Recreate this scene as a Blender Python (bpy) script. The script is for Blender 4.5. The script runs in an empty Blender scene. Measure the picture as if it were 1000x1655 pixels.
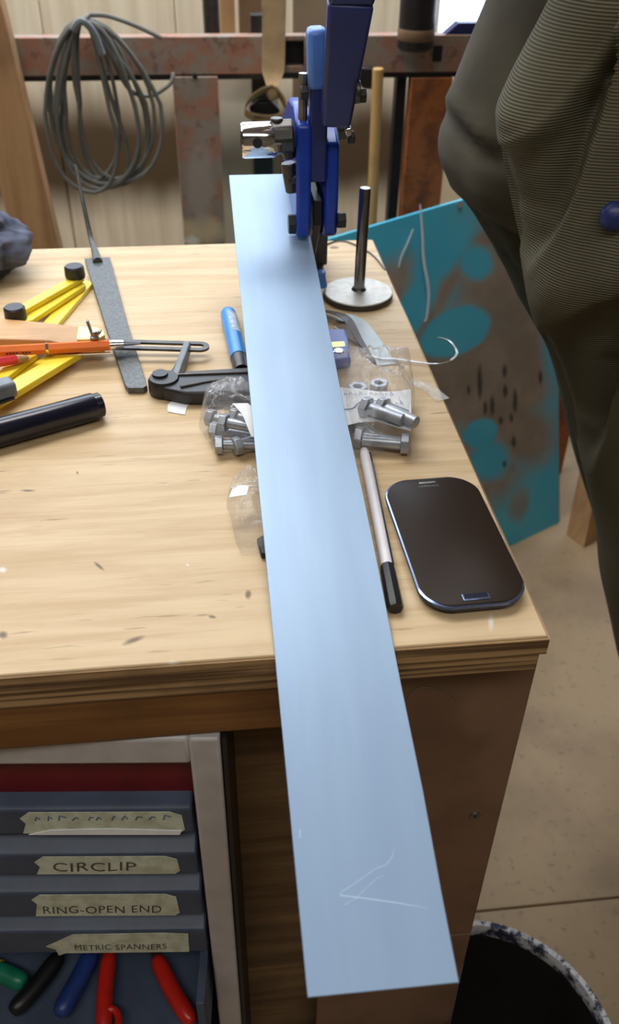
import bpy, bmesh, math, random
from mathutils import Vector, Matrix, noise
random.seed(7)
SC = bpy.context.scene
COL = SC.collection
V = Vector

# ------------------------------------------------------------------ camera
cam_data = bpy.data.cameras.new('camera')
cam = bpy.data.objects.new('camera', cam_data); COL.objects.link(cam)
_r, _u, _b = V((0.994029, -0.108364, 0.012812)), V((0.056249, 0.609475, 0.790807)), V((-0.093504, -0.785364, 0.611931))
cam.matrix_world = Matrix(((_r.x, _u.x, _b.x, 0), (_r.y, _u.y, _b.y, 0), (_r.z, _u.z, _b.z, 0), (0, 0, 0, 1)))
cam.location = (-0.1894, -0.3614, 1.2667)
cam_data.sensor_fit = 'VERTICAL'; cam_data.sensor_height = 36.0
cam_data.lens = 36.0 * 1441.7 / 1655.0
cam_data.clip_start = 0.02
cam_data.dof.use_dof = True; cam_data.dof.focus_distance = 0.66; cam_data.dof.aperture_fstop = 9.0
SC.camera = cam

# ------------------------------------------------------------------ light
world = bpy.data.worlds.new('world'); SC.world = world; world.use_nodes = True
world.node_tree.nodes['Background'].inputs[0].default_value = (0.80, 0.90, 1.0, 1)
world.node_tree.nodes['Background'].inputs[1].default_value = 0.6
def area(name, loc, target, sx, sy, power, col):
    d = bpy.data.lights.new(name, 'AREA'); d.shape = 'RECTANGLE'; d.size = sx; d.size_y = sy; d.energy = power; d.color = col
    o = bpy.data.objects.new(name, d); COL.objects.link(o); o.location = loc
    o.rotation_euler = (V(target) - V(loc)).to_track_quat('-Z', 'Y').to_euler()
    return o
area('assumed_roof_light', (-0.5, 1.0, 2.78), (-0.3, 0.55, 0.88), 2.4, 1.0, 46, (0.97, 0.98, 1.0))  # assumed overhead source out of view, added to brighten the bench top
area('wall_fill_light', (-0.5, 1.35, 2.78), (-0.4, 1.9, 0.9), 2.2, 0.4, 26, (1.0, 0.98, 0.93))  # added fill to brighten the back wall, not a known fitting
area('front_fill_light', (-0.3, -1.1, 2.78), (0.0, 0.2, 0.6), 2.4, 0.5, 27, (1.0, 0.97, 0.92))  # added fill from behind the camera for bench front and jacket
WINDOW_STRENGTH = 4.6
SC.view_settings.view_transform = 'Standard'; SC.view_settings.look = 'None'
SC.view_settings.exposure = -0.10; SC.view_settings.gamma = 1.0
SC.view_settings.use_curve_mapping = False

# ------------------------------------------------------------------ materials
def lin(c):
    return tuple(((v / 255) / 12.92 if v / 255 <= 0.04045 else ((v / 255 + 0.055) / 1.055) ** 2.4) for v in c) + (1,)
class NT:
    def __init__(s, name):
        s.m = bpy.data.materials.new(name); s.m.use_nodes = True; s.t = s.m.node_tree
        s.p = s.t.nodes['Principled BSDF']; s._tc = None
    def n(s, k, **kw):
        nd = s.t.nodes.new(k)
        for a, b in kw.items(): setattr(nd, a, b)
        return nd
    def l(s, a, b): s.t.links.new(a, b)
    def setin(s, sock, v):
        if isinstance(v, bpy.types.NodeSocket): s.l(v, sock)
        else: sock.default_value = v
    @property
    def obj(s):
        if s._tc is None: s._tc = s.n('ShaderNodeTexCoord')
        return s._tc.outputs['Object']
    def mapped(s, scale=(1, 1, 1), rot=(0, 0, 0)):
        m = s.n('ShaderNodeMapping'); s.l(s.obj, m.inputs[0]); m.inputs['Scale'].default_value = scale; m.inputs['Rotation'].default_value = rot
        return m.outputs[0]
    def noise(s, scale=(1, 1, 1), sc=1.0, detail=4, rough=.55, rot=(0, 0, 0), dist=0):
        t = s.n('ShaderNodeTexNoise'); s.l(s.mapped(scale, rot), t.inputs['Vector'])
        t.inputs['Scale'].default_value = sc; t.inputs['Detail'].default_value = detail; t.inputs['Roughness'].default_value = rough
        t.inputs['Distortion'].default_value = dist
        return t.outputs['Fac']
    def ramp(s, f, a, b):
        m = s.n('ShaderNodeMapRange', interpolation_type='SMOOTHSTEP'); s.l(f, m.inputs[0]); m.inputs[1].default_value = a; m.inputs[2].default_value = b
        return m.outputs[0]
    def mix(s, f, a, b):
        m = s.n('ShaderNodeMix', data_type='RGBA'); s.setin(m.inputs[0], f); s.setin(m.inputs[6], a); s.setin(m.inputs[7], b)
        return m.outputs[2]
    def math(s, op, a, b=0.0):
        m = s.n('ShaderNodeMath', operation=op); s.setin(m.inputs[0], a); s.setin(m.inputs[1], b)
        return m.outputs[0]
    def affine(s, w):
        d = s.n('ShaderNodeVectorMath', operation='DOT_PRODUCT'); s.l(s.obj, d.inputs[0]); d.inputs[1].default_value = w[:3]
        return s.math('ADD', d.outputs['Value'], w[3])
    def ellipse(s, e, soft, warp=None, base=(0, 0, 0)):          # 1 inside an ellipse fixed on the surface, 0 outside
        u, v = [s.affine(tuple(w[:3]) + (w[3] + sum(p * q for p, q in zip(w, base)),)) for w in e]
        d = s.math('SQRT', s.math('ADD', s.math('MULTIPLY', u, u), s.math('MULTIPLY', v, v)))
        if warp is not None: d = s.math('ADD', d, warp)
        return s.ramp(d, 1 + soft, 1 - soft)
    def bump(s, f, strength=.3, dist=.001):
        b = s.n('ShaderNodeBump'); b.inputs['Strength'].default_value = strength; b.inputs['Distance'].default_value = dist
        s.l(f, b.inputs['Height']); s.l(b.outputs[0], s.p.inputs['Normal'])
    def fin(s, col, rough=.5, metal=0.0, spec=.5):
        s.setin(s.p.inputs['Base Color'], col); s.setin(s.p.inputs['Roughness'], rough); s.p.inputs['Metallic'].default_value = metal
        s.p.inputs['Specular IOR Level'].default_value = spec
        return s.m
def plain(name, c, rough=.5, metal=0.0, var=.12, vs=60, bump=0.0, spec=.5, c2=None, coat=0.0):
    t = NT(name)
    a = lin(c); b = lin(c2) if c2 else tuple(x * (1 - 2.2 * var) for x in a[:3]) + (1,)
    f = t.ramp(t.noise(sc=vs), .35, .7)
    if bump: t.bump(t.noise(sc=vs * 5), bump, .0006)
    t.p.inputs['Coat Weight'].default_value = coat; t.p.inputs['Coat Roughness'].default_value = .12
    return t.fin(t.mix(f, a, b), rough, metal, spec)
def wood(name, c, c2, axis='x', rough=.6, fine=1.0, dark=None):
    t = NT(name)
    sc = {'x': (3, 55, 55), 'y': (55, 3, 55), 'z': (55, 55, 3)}[axis]
    g = t.noise(tuple(v * fine for v in sc), 1, 6, .65, dist=.6)
    bl = t.noise(sc=9)
    col = t.mix(t.ramp(g, .36, .66), lin(c), lin(c2))
    col = t.mix(t.math('MULTIPLY', t.ramp(bl, .45, .75), .5), col, lin(dark or tuple(int(v * .7) for v in c2)))
    t.bump(g, .25, .0008)
    return t.fin(col, rough)

MT = {}
# bench top: pale plywood face, grain along the bench, open-grain ticks, dents and grime
BENCH = (-.45, .32, 0)
t = NT('bench_plywood_face')
g = t.noise((5, 70, 1), 1, 6, .6, dist=.4)
ticks = t.ramp(t.noise((26, 240, 1), 1, 3, .5), .63, .72)
bl = t.noise((7, 16, 1), 1, 5, .6)
c = t.mix(t.ramp(g, .35, .68), lin((214, 188, 148)), lin((194, 164, 122)))
c = t.mix(t.math('MULTIPLY', t.ramp(bl, .5, .8), .55), c, lin((176, 140, 98)))
c = t.mix(t.math('MULTIPLY', t.math('MULTIPLY', ticks, t.ramp(t.noise((9, 20, 1), 1, 2), .42, .60)), .6), c, lin((118, 86, 56)))
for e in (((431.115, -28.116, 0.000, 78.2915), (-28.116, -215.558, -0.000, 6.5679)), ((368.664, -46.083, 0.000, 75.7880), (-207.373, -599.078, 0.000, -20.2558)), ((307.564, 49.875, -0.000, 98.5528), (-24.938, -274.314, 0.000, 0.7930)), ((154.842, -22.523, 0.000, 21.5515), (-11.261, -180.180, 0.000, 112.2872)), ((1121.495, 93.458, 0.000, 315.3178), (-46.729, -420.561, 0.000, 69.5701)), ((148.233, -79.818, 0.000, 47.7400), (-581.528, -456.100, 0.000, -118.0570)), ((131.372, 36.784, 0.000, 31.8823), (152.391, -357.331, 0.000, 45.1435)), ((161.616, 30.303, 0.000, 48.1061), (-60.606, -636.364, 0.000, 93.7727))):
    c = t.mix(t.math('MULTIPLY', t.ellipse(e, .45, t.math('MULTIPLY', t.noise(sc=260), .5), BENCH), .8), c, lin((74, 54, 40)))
for e in (((312.500, 0.000, 0.000, 70.1250), (-39.063, -416.667, 0.000, -9.2656)), ((654.699, -179.514, 0.000, 23.3273), (-10.560, -158.395, 0.000, 1.9947)), ((1250.000, 0.000, 0.000, 270.1250), (-96.154, -769.231, 0.000, 45.2981)), ((440.917, 70.547, 0.000, 141.3792), (-35.273, -405.644, 0.000, 25.5697))):
    c = t.mix(t.math('MULTIPLY', t.ellipse(e, .6, None, BENCH), .8), c, lin((226, 222, 214)))
t.bump(g, .15, .0006)
MT['ply'] = t.fin(c, .55)
# plywood edge: stacked plies
t = NT('plywood_edge')
g = t.noise((5, 5, 420), 1, 3, .5)
c = t.mix(t.ramp(g, .38, .62), lin((180, 146, 102)), lin((98, 72, 46)))
c = t.mix(t.math('MULTIPLY', t.ramp(t.noise(sc=16), .45, .75), .6), c, lin((92, 66, 44)))
t.bump(g, .5, .001)
MT['ply_edge'] = t.fin(c, .7)
MT['apron'] = wood('apron_timber', (150, 104, 56), (118, 78, 38), 'x')
MT['post_wood'] = wood('weathered_post', (136, 108, 72), (96, 74, 48), 'x', .8, .6, (50, 38, 30))
MT['hardboard'] = plain('brown_hardboard', (132, 102, 80), .6, var=.14, vs=14, c2=(112, 86, 64))
t = NT('worn_floorboard')
c = t.mix(t.ramp(t.noise(sc=5, detail=6), .35, .7), lin((162, 138, 105)), lin((134, 112, 86)))
c = t.mix(t.math('MULTIPLY', t.ramp(t.noise(sc=70, detail=4), .58, .7), .5), c, lin((104, 88, 70)))
t.bump(t.noise(sc=300), .15, .0006)
MT['floor'] = t.fin(c, .65)
MT['wall_cream'] = plain('cream_wall_paint', (232, 220, 192), .7, vs=4, var=.05)
MT['wall_dull'] = plain('dull_workshop_wall', (150, 132, 108), .8, vs=3)
MT['ceiling'] = plain('workshop_ceiling', (120, 104, 86), .8, vs=3)
# rack steel: chipped red oxide under grey paint
t = NT('chipped_rack_paint')
n1 = t.noise(sc=26, detail=6, rough=.65); n2 = t.noise(sc=60, detail=4)
c = t.mix(t.ramp(n1, .42, .60), lin((164, 120, 100)), lin((150, 138, 126)))
c = t.mix(t.math('MULTIPLY', t.ramp(n2, .55, .7), .7), c, lin((120, 82, 68)))
for e, k_ in ((((20.842, 0.000, -1.271, 5.0211), (-1.101, 0.000, -40.583, 25.6086)), (222, 200, 160)), (((39.168, 0.000, -2.441, 9.7483), (-0.277, 0.000, -14.147, 10.1548)), (168, 160, 150)), (((69.328, 0.000, -4.202, 18.0195), (-2.801, 0.000, -100.840, 61.6356)), (245, 240, 230))):
    c = t.mix(t.math('MULTIPLY', t.ellipse(e, .5, t.math('MULTIPLY', t.math('SUBTRACT', n1, .5), 2.0), (-.1, 1.40, 0)), .8), c, lin(k_))
MT['rack'] = t.fin(c, .55)
t = NT('rust_brown_post')
n1 = t.noise(sc=20, detail=6, rough=.65)
c = t.mix(t.ramp(n1, .42, .66), lin((178, 104, 54)), lin((126, 70, 40)))
MT['rust'] = t.fin(c, .6)
MT['timber'] = wood('old_timber', (198, 158, 114), (170, 128, 88), 'z', .75, .5)
MT['dowel'] = wood('dowel_wood', (226, 186, 124), (206, 164, 104), 'z', .5)
MT['strap'] = plain('beige_webbing', (206, 178, 138), .85, vs=30, bump=.2)
MT['cable'] = plain('grey_cable_sheath', (112, 112, 106), .5, vs=40, var=.1)
MT['black'] = plain('black_plastic', (32, 31, 34), .42, var=.1)
MT['black_gloss'] = plain('black_glossy_plastic', (22, 24, 40), .22, var=.05)
MT['dark_steel'] = plain('dark_steel', (88, 86, 84), .42, .85, vs=80)
MT['grey_steel'] = plain('grey_steel', (150, 148, 144), .35, .9, vs=90)
MT['disc_steel'] = plain('brushed_disc_steel', (200, 196, 186), .45, .35, vs=120, var=.08)
MT['rod_steel'] = plain('rod_steel', (150, 148, 146), .24, .9, vs=120)
MT['bolt_zinc'] = plain('zinc_plate', (172, 178, 188), .32, .45, vs=90)
MT['chrome'] = plain('chrome', (232, 234, 238), .12, 1.0, var=.03)
MT['file'] = plain('file_steel', (104, 106, 106), .5, .55, vs=300, var=.16)
MT['blue'] = plain('blue_tool_paint', (26, 66, 178), .32, vs=20, var=.12)
MT['navy'] = plain('navy_tool_paint', (40, 52, 112), .38, vs=18, var=.12)
MT['pale_blue'] = plain('pale_blue_paint', (92, 142, 226), .4, vs=30)
MT['yellow'] = plain('yellow_plastic', (250, 222, 54), .42, vs=30, var=.05)
MT['orange'] = plain('orange_plastic', (246, 122, 42), .3, vs=30, var=.05)
MT['red'] = plain('red_rubber', (206, 40, 30), .3, vs=30, var=.08)
MT['pencil_red'] = plain('red_pencil_paint', (222, 56, 66), .35, var=.05)
MT['pencil_wood'] = plain('pencil_wood', (196, 156, 112), .7)
MT['bevel_wood'] = wood('bevel_stock_wood', (218, 172, 112), (196, 146, 90), 'x', .5)
MT['brass'] = plain('pale_brass', (236, 220, 140), .35, .5, var=.08)
MT['grey_plastic'] = plain('grey_plastic', (124, 132, 140), .45)
MT['white'] = plain('white_plastic', (240, 236, 240), .35, var=.03)
MT['cyan_tube'] = plain('bright_blue_tube', (40, 150, 236), .3, var=.06)
MT['label_white'] = plain('printed_label', (210, 226, 240), .5, vs=220, c2=(150, 170, 205))
MT['paper'] = plain('white_paper', (250, 252, 254), .8, var=.04)
MT['ink'] = plain('blue_ink', (90, 110, 150), .7)
MT['felt_ink'] = plain('faded_marker_ink', (92, 82, 72), .8)
MT['rag'] = plain('dark_cotton_rag', (92, 98, 118), .95, vs=50, c2=(58, 62, 76), bump=.8)
MT['cab_silver'] = plain('silver_cabinet_paint', (200, 196, 194), .45, .1, vs=60, var=.05)
MT['cab_red'] = plain('dark_red_panel', (112, 16, 22), .4, var=.08)
MT['cab_blue'] = plain('slate_blue_plastic', (74, 86, 108), .45, vs=25, var=.12)
MT['tape'] = plain('masking_tape', (214, 220, 200), .75, vs=80, var=.08, c2=(184, 188, 164))
MT['green'] = plain('green_rubber', (30, 130, 100), .35)
MT['handle_blue'] = plain('dark_blue_rubber', (36, 62, 130), .4)
MT['rubber'] = plain('black_rubber', (26, 27, 30), .4)
MT['bucket'] = plain('black_bucket_plastic', (40, 38, 36), .5)
t = NT('splattered_rim')
n1 = t.noise(sc=55, detail=6, rough=.7)
MT['rim'] = t.fin(t.mix(t.ramp(n1, .44, .56), lin((206, 206, 208)), lin((44, 48, 70))), .55)
MT['wire'] = plain('bare_wire', (206, 204, 200), .3, .7)
MT['white_strip'] = plain('white_film_strip', (236, 244, 250), .3, var=.03)
MT['dark_film'] = plain('dark_film_strip', (66, 54, 50), .3)
MT['pale_film'] = plain('pale_film', (188, 200, 204), .35, var=.03)
MT['skin'] = plain('skin', (206, 154, 126), .5, var=.06)
MT['hair'] = plain('brown_hair', (70, 50, 36), .7, vs=200)
MT['trousers'] = plain('dark_trousers', (48, 50, 56), .9, vs=50)
MT['jumper'] = plain('mossy_jumper', (66, 68, 44), .95, vs=70, c2=(46, 50, 32), bump=.9)
MT['jacket_dark'] = plain('dark_olive_cloth', (76, 70, 53), .9, vs=16, c2=(62, 57, 43), bump=.2)
MT['scratch'] = plain('bright_scratch', (196, 224, 244), .5, var=.02)
MT['eye'] = plain('eye_white', (230, 228, 224), .3)
MT['gold'] = plain('stub_metal', (150, 140, 120), .5, .4)
# ribbed olive corduroy: fine cords cross the sleeve
t = NT('olive_corduroy')
w = t.n('ShaderNodeTexWave', wave_type='BANDS', bands_direction='Z', wave_profile='SIN')
mp = t.mapped((1, 1, 1), (0.0, math.radians(4), 0)); t.l(mp, w.inputs['Vector'])
w.inputs['Scale'].default_value = 2 * math.pi / 0.0024 / 20; w.inputs['Distortion'].default_value = 1.2; w.inputs['Detail'].default_value = 2; w.inputs['Detail Scale'].default_value = .15
c = t.mix(w.outputs['Fac'], lin((78, 76, 62)), lin((122, 118, 98)))
c = t.mix(t.math('MULTIPLY', t.ramp(t.noise(sc=14), .4, .75), .35), c, lin((84, 78, 58)))
t.bump(w.outputs['Fac'], .5, .0012)
MT['cord'] = t.fin(c, .9, 0, .2)
# sheet metal: pale blue-grey, soft sheen, faint rubbed marks
t = NT('blue_grey_sheet')
n1 = t.noise((30, 4, 4), 1, 4, .6)
c = t.mix(t.ramp(n1, .3, .75), lin((152, 178, 206)), lin((144, 168, 198)))
c = t.mix(t.math('MULTIPLY', t.ramp(t.noise((10, 240, 40), 1, 3), .70, .78), .25), c, lin((120, 136, 160)))
MT['sheet'] = t.fin(c, t.mix(n1, (.34, .34, .34, 1), (.48, .48, .48, 1)), .25)
# phone glass: brown of the reflected ceiling put into the base colour
t = NT('phone_glass')
MT['glass_black'] = t.fin(lin((46, 36, 29)), .32, 0, .10)
MT['phone_body'] = plain('navy_phone_shell', (20, 24, 48), .22, var=.04)
MT['phone_rim'] = plain('polished_phone_rim', (150, 170, 220), .18, .9, var=.04)
# clear polythene
t = NT('clear_polythene')
tr = t.n('ShaderNodeBsdfTransparent'); gl = t.n('ShaderNodeBsdfGlossy'); gl.inputs['Roughness'].default_value = .10
df = t.n('ShaderNodeBsdfTranslucent'); df.inputs[0].default_value = (.9, .93, .97, 1)
tr.inputs[0].default_value = (1, 1, 1, 1)
m1 = t.n('ShaderNodeMixShader'); m2 = t.n('ShaderNodeMixShader'); fr = t.n('ShaderNodeLayerWeight')
m1.inputs[0].default_value = .05
bp_ = t.n('ShaderNodeBump'); bp_.inputs['Strength'].default_value = .9; bp_.inputs['Distance'].default_value = .003; t.l(t.noise(sc=150, detail=3, dist=1.5), bp_.inputs['Height']); t.l(bp_.outputs[0], gl.inputs['Normal'])
t.l(tr.outputs[0], m1.inputs[1]); t.l(df.outputs[0], m1.inputs[2])
t.l(t.math('ADD', t.math('MULTIPLY', t.math('POWER', fr.outputs['Facing'], 3.0), .30), .05), m2.inputs[0]); m3 = t.n('ShaderNodeMixShader'); d3 = t.n('ShaderNodeBsdfDiffuse'); d3.inputs[0].default_value = (.95, .96, 1, 1); m3.inputs[0].default_value = .11
t.l(m1.outputs[0], m3.inputs[1]); t.l(d3.outputs[0], m3.inputs[2]); t.l(m3.outputs[0], m2.inputs[1]); t.l(gl.outputs[0], m2.inputs[2])
t.l(m2.outputs[0], t.n('ShaderNodeOutputMaterial').inputs[0]) if False else t.l(m2.outputs[0], t.t.nodes['Material Output'].inputs[0])
MT['poly'] = t.m
# daylight through frosted window
def emit(name, c, s):
    t = NT(name); t.p.inputs['Emission Color'].default_value = lin(c); t.p.inputs['Emission Strength'].default_value = s
    return t.fin(lin((200, 205, 210)), .5)
MT['daylight'] = emit('frosted_daylight_pane', (214, 232, 255), WINDOW_STRENGTH)
# blue board with grey overspray around stencilled shapes
t = NT('overspray_blue_board')
wp = t.math('MULTIPLY', t.math('SUBTRACT', t.noise(sc=9), .5), .9)
blue = t.mix(t.ramp(t.noise(sc=6), .3, .7), lin((64, 184, 222)), lin((88, 196, 226)))
grey = t.mix(t.ramp(t.noise(sc=12), .3, .7), lin((164, 150, 136)), lin((140, 130, 118)))
mask = None
for e, s_ in ((((4.529, 2.313, -0.215, -4.2820), (-0.739, -1.954, -5.552, 4.7861)), .35), (((4.084, 2.111, -0.105, -4.3216), (-0.602, -2.280, -6.959, 6.8385)), .4), (((12.597, 3.152, -12.227, 2.1875), (-6.418, -6.774, -12.079, 15.7387)), .5), (((17.681, 3.389, -20.827, 4.2561), (-3.125, -3.095, -5.161, 7.3011)), .5), (((7.665, 5.060, 3.694, -11.1706), (8.137, -8.419, -44.939, 37.0079)), .6), (((6.111, 3.051, -0.538, -4.4936), (-1.601, -3.888, -10.801, 8.8888)), .4), (((5.159, 3.776, 3.799, -6.6810), (3.011, -1.073, -9.394, 2.1455)), .45), (((7.935, 4.092, -0.240, -8.2151), (-1.938, -4.202, -11.287, 8.6047)), .5)):
    k = t.ellipse(e, s_, wp); mask = k if mask is None else t.math('MAXIMUM', mask, k)
for e, s_ in ((((9.242, 6.476, 5.782, -12.8899), (5.200, -2.899, -19.929, 11.9359)), .12), (((19.442, 4.208, -21.194, 3.9116), (-5.806, -5.792, -9.739, 13.0049)), .3), (((21.741, 11.027, -1.306, -19.1404), (-2.134, -9.577, -29.967, 30.6365)), .3), (((13.977, 1.766, -19.700, 7.4414), (-6.234, -5.862, -9.192, 14.2856)), .35), (((18.677, 12.530, 9.709, -23.1874), (4.988, -5.767, -29.693, 13.2771)), .12), (((13.488, 10.453, 11.989, -19.2408), (7.477, -1.119, -17.850, 2.4315)), .4), (((18.969, 9.939, -0.013, -22.5479), (-1.408, -4.095, -11.893, 10.7068)), .6)):
    k = t.ellipse(e, s_, t.math('MULTIPLY', wp, .5)); mask = t.math('MULTIPLY', mask, t.math('SUBTRACT', 1.0, k))
mask = t.math('MAXIMUM', mask, t.math('MULTIPLY', t.ellipse(((26.151, 10.565, -11.132, -22.7772), (-9.198, -10.995, -21.873, 18.5869)), .5, wp), .8))
c = t.mix(mask, blue, grey)
for e in (((107.560, 54.616, -6.239, -95.8493), (-3.064, -7.789, -21.904, 18.5004)), ((104.278, 53.196, -5.176, -97.4520), (-5.570, -13.126, -36.161, 29.2189)), ((103.907, 53.257, -4.272, -101.7019), (-7.052, -18.649, -52.974, 45.6685)), ((102.806, 52.705, -4.183, -100.8534), (-7.537, -18.602, -51.909, 43.1290)), ((100.653, 51.799, -3.397, -102.3684), (-4.484, -10.713, -29.629, 24.1477)), ((98.817, 50.829, -3.421, -100.0523), (-10.123, -21.425, -57.106, 42.7069)), ((127.613, 65.314, -5.575, -123.1994), (-12.901, -28.998, -78.778, 61.6677)), ((125.612, 64.550, -4.567, -126.0472), (-11.398, -25.858, -70.445, 55.5023)), ((124.109, 63.611, -5.103, -121.4742), (-18.540, -36.988, -96.613, 68.5949)), ((182.021, 92.046, -11.903, -155.2163), (-10.856, -26.905, -75.162, 62.5969)), ((122.103, 63.467, -1.888, -135.7702), (-6.983, -18.060, -51.016, 43.4860)), ((131.665, 66.996, -7.144, -119.8891), (-8.094, -18.891, -51.897, 41.6733))):
    c = t.mix(t.math('MULTIPLY', t.ellipse(e, .4, t.math('MULTIPLY', t.noise(sc=90), .5)), .85), c, lin((38, 44, 48)))
MT['board'] = t.fin(c, .5)
# back wall cladding: cream paint, shade behind the rack painted in as brown band
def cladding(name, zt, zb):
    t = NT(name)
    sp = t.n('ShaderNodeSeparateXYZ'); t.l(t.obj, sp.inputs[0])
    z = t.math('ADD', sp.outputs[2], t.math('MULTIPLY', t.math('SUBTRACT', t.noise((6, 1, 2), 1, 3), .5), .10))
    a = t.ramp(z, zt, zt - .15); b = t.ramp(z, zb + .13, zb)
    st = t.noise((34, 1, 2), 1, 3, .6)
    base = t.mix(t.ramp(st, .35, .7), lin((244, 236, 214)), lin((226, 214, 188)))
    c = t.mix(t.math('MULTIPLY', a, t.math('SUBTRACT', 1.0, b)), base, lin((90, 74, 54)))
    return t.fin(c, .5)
MT['clad'] = cladding('shade_banded_cladding', .790, .415)
MT['board_edge'] = plain('shaded_board_edge', (24, 42, 62), .7)  # board's side in shadow, its shade put into this colour
MT['brown_panel'] = plain('brown_panel', (128, 100, 74), .7, vs=8)

# ------------------------------------------------------------------ mesh helpers
class MB:
    def __init__(s): s.v = []; s.f = []
    def add(s, vs, fs):
        o = len(s.v); s.v += [V(p) for p in vs]; s.f += [tuple(i + o for i in f) for f in fs]; return s
    def box(s, c, d, rot=None):
        c = V(c); R = rot or Matrix.Identity(3)
        vs = [c + R @ V((sx * d[0] / 2, sy * d[1] / 2, sz * d[2] / 2)) for sz in (-1, 1) for sy in (-1, 1) for sx in (-1, 1)]
        return s.add(vs, [(0, 2, 3, 1), (4, 5, 7, 6), (0, 1, 5, 4), (2, 6, 7, 3), (0, 4, 6, 2), (1, 3, 7, 5)])
    def span(s, a, b): return s.box([(p + q) / 2 for p, q in zip(a, b)], [abs(q - p) for p, q in zip(a, b)])
    def beam(s, p0, p1, w, h, up=(0, 0, 1), w1=None, h1=None):
        p0, p1 = V(p0), V(p1); d = (p1 - p0).normalized(); x = d.cross(V(up)).normalized(); y = x.cross(d)
        vs = []
        for p, ww, hh in ((p0, w, h), (p1, w1 or w, h1 or h)):
            vs += [p + x * a * ww / 2 + y * b * hh / 2 for a, b in ((-1, -1), (1, -1), (1, 1), (-1, 1))]
        return s.add(vs, [(3, 2, 1, 0), (4, 5, 6, 7), (0, 1, 5, 4), (1, 2, 6, 5), (2, 3, 7, 6), (3, 0, 4, 7)])
    def prism(s, pts, off):
        n = len(pts); off = V(off); P = [V(p) for p in pts]
        return s.add(P + [p + off for p in P], [tuple(range(n))[::-1], tuple(range(n, 2 * n))] + [(i, (i + 1) % n, n + (i + 1) % n, n + i) for i in range(n)])
    def tube(s, pts, r, n=10, caps=True, flat=None):
        P = [V(p) for p in pts]; N = len(P); rr = r if isinstance(r, (list, tuple)) else [r] * N
        d0 = (P[1] - P[0]).normalized(); x = d0.orthogonal().normalized(); vs = []
        if flat is not None: x = (V(flat) - d0 * d0.dot(V(flat))).normalized()
        for i in range(N):
            d = (P[min(i + 1, N - 1)] - P[max(i - 1, 0)]).normalized()
            x = (x - d * x.dot(d)).normalized(); y = d.cross(x)
            for k in range(n):
                a = 2 * math.pi * k / n; vs.append(P[i] + (x * math.cos(a) + y * math.sin(a)) * rr[i])
        fs = [(i * n + k, i * n + (k + 1) % n, (i + 1) * n + (k + 1) % n, (i + 1) * n + k) for i in range(N - 1) for k in range(n)]
        if caps: fs += [tuple(range(n))[::-1], tuple(range((N - 1) * n, N * n))]
        return s.add(vs, fs)
    def cyl(s, p0, p1, r0, r1=None, n=20): return s.tube([p0, p1], [r0, r0 if r1 is None else r1], n)
    def lathe(s, prof, p0, axis=(0, 0, 1), n=28):       # prof: (radius, height along axis); r 0 closes
        p0, ax = V(p0), V(axis).normalized(); x = ax.orthogonal().normalized(); y = ax.cross(x); vs = []
        for r, h in prof:
            for k in range(n):
                a = 2 * math.pi * k / n; vs.append(p0 + ax * h + (x * math.cos(a) + y * math.sin(a)) * max(r, 1e-5))
        return s.add(vs, [(i * n + k, i * n + (k + 1) % n, (i + 1) * n + (k + 1) % n, (i + 1) * n + k) for i in range(len(prof) - 1) for k in range(n)])
    def grid(s, rows, closed=False):
        nv = len(rows[0]); vs = [p for r in rows for p in r]
        fs = [(i * nv + j, i * nv + (j + 1) % nv, (i + 1) * nv + (j + 1) % nv, (i + 1) * nv + j) for i in range(len(rows) - 1) for j in range(nv if closed else nv - 1)]
        return s.add(vs, fs)
    def ribbon(s, pts, w, th, up=(0, 0, 1)):             # flat strip of real thickness along a polyline
        P = [V(p) for p in pts]; rows = []; up = V(up)
        for i, p in enumerate(P):
            d = (P[min(i + 1, len(P) - 1)] - P[max(i - 1, 0)]).normalized(); x = d.cross(up).normalized(); u = x.cross(d)
            ww = w[i] if isinstance(w, (list, tuple)) else w
            rows.append([p + x * a * ww / 2 + u * b * th for a, b in ((-1, 0), (1, 0), (1, 1), (-1, 1))])
        s.grid(rows, True); n = len(s.v); return s.add([], []) if False else s._caps(n, len(P), 4)
    def _caps(s, n, rows, k):
        a = n - rows * k; s.f += [tuple(range(a, a + k))[::-1], tuple(range(n - k, n))]; return s
BASE = {}
def mesh(name, mb, mat, base, angle=35):
    me = bpy.data.meshes.new(name); b = V(base)
    me.from_pydata([p - b for p in mb.v], [], mb.f)
    bm = bmesh.new(); bm.from_mesh(me); bmesh.ops.recalc_face_normals(bm, faces=bm.faces); bm.to_mesh(me); bm.free()
    for p in me.polygons: p.use_smooth = True
    me.set_sharp_from_angle(angle=math.radians(angle))
    me.materials.append(MT[mat] if isinstance(mat, str) else mat)
    return me
def mods(o, bevel, seg=2, sub=0):
    if bevel:
        m = o.modifiers.new('edge', 'BEVEL'); m.width = bevel; m.segments = seg; m.limit_method = 'ANGLE'; m.angle_limit = math.radians(40)
    if sub:
        m = o.modifiers.new('smooth', 'SUBSURF'); m.levels = sub; m.render_levels = sub
def thing(name, label, cat, base, group=None, kind=None):
    o = bpy.data.objects.new(name, None); COL.objects.link(o); o.location = base; o.empty_display_size = .02; BASE[o.name] = V(base)
    o['label'] = label; o['category'] = cat
    if group: o['group'] = group
    if kind: o['kind'] = kind
    return o
def part(name, mb, mat, par, bevel=0, label=None, kind=None, angle=35, sub=0):
    b = BASE[par.name]
    o = bpy.data.objects.new(name, mesh(name, mb, mat, b, angle)); COL.objects.link(o); o.parent = par; BASE[o.name] = b
    if label: o['label'] = label
    if kind: o['kind'] = kind
    mods(o, bevel, sub=sub); return o
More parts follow.
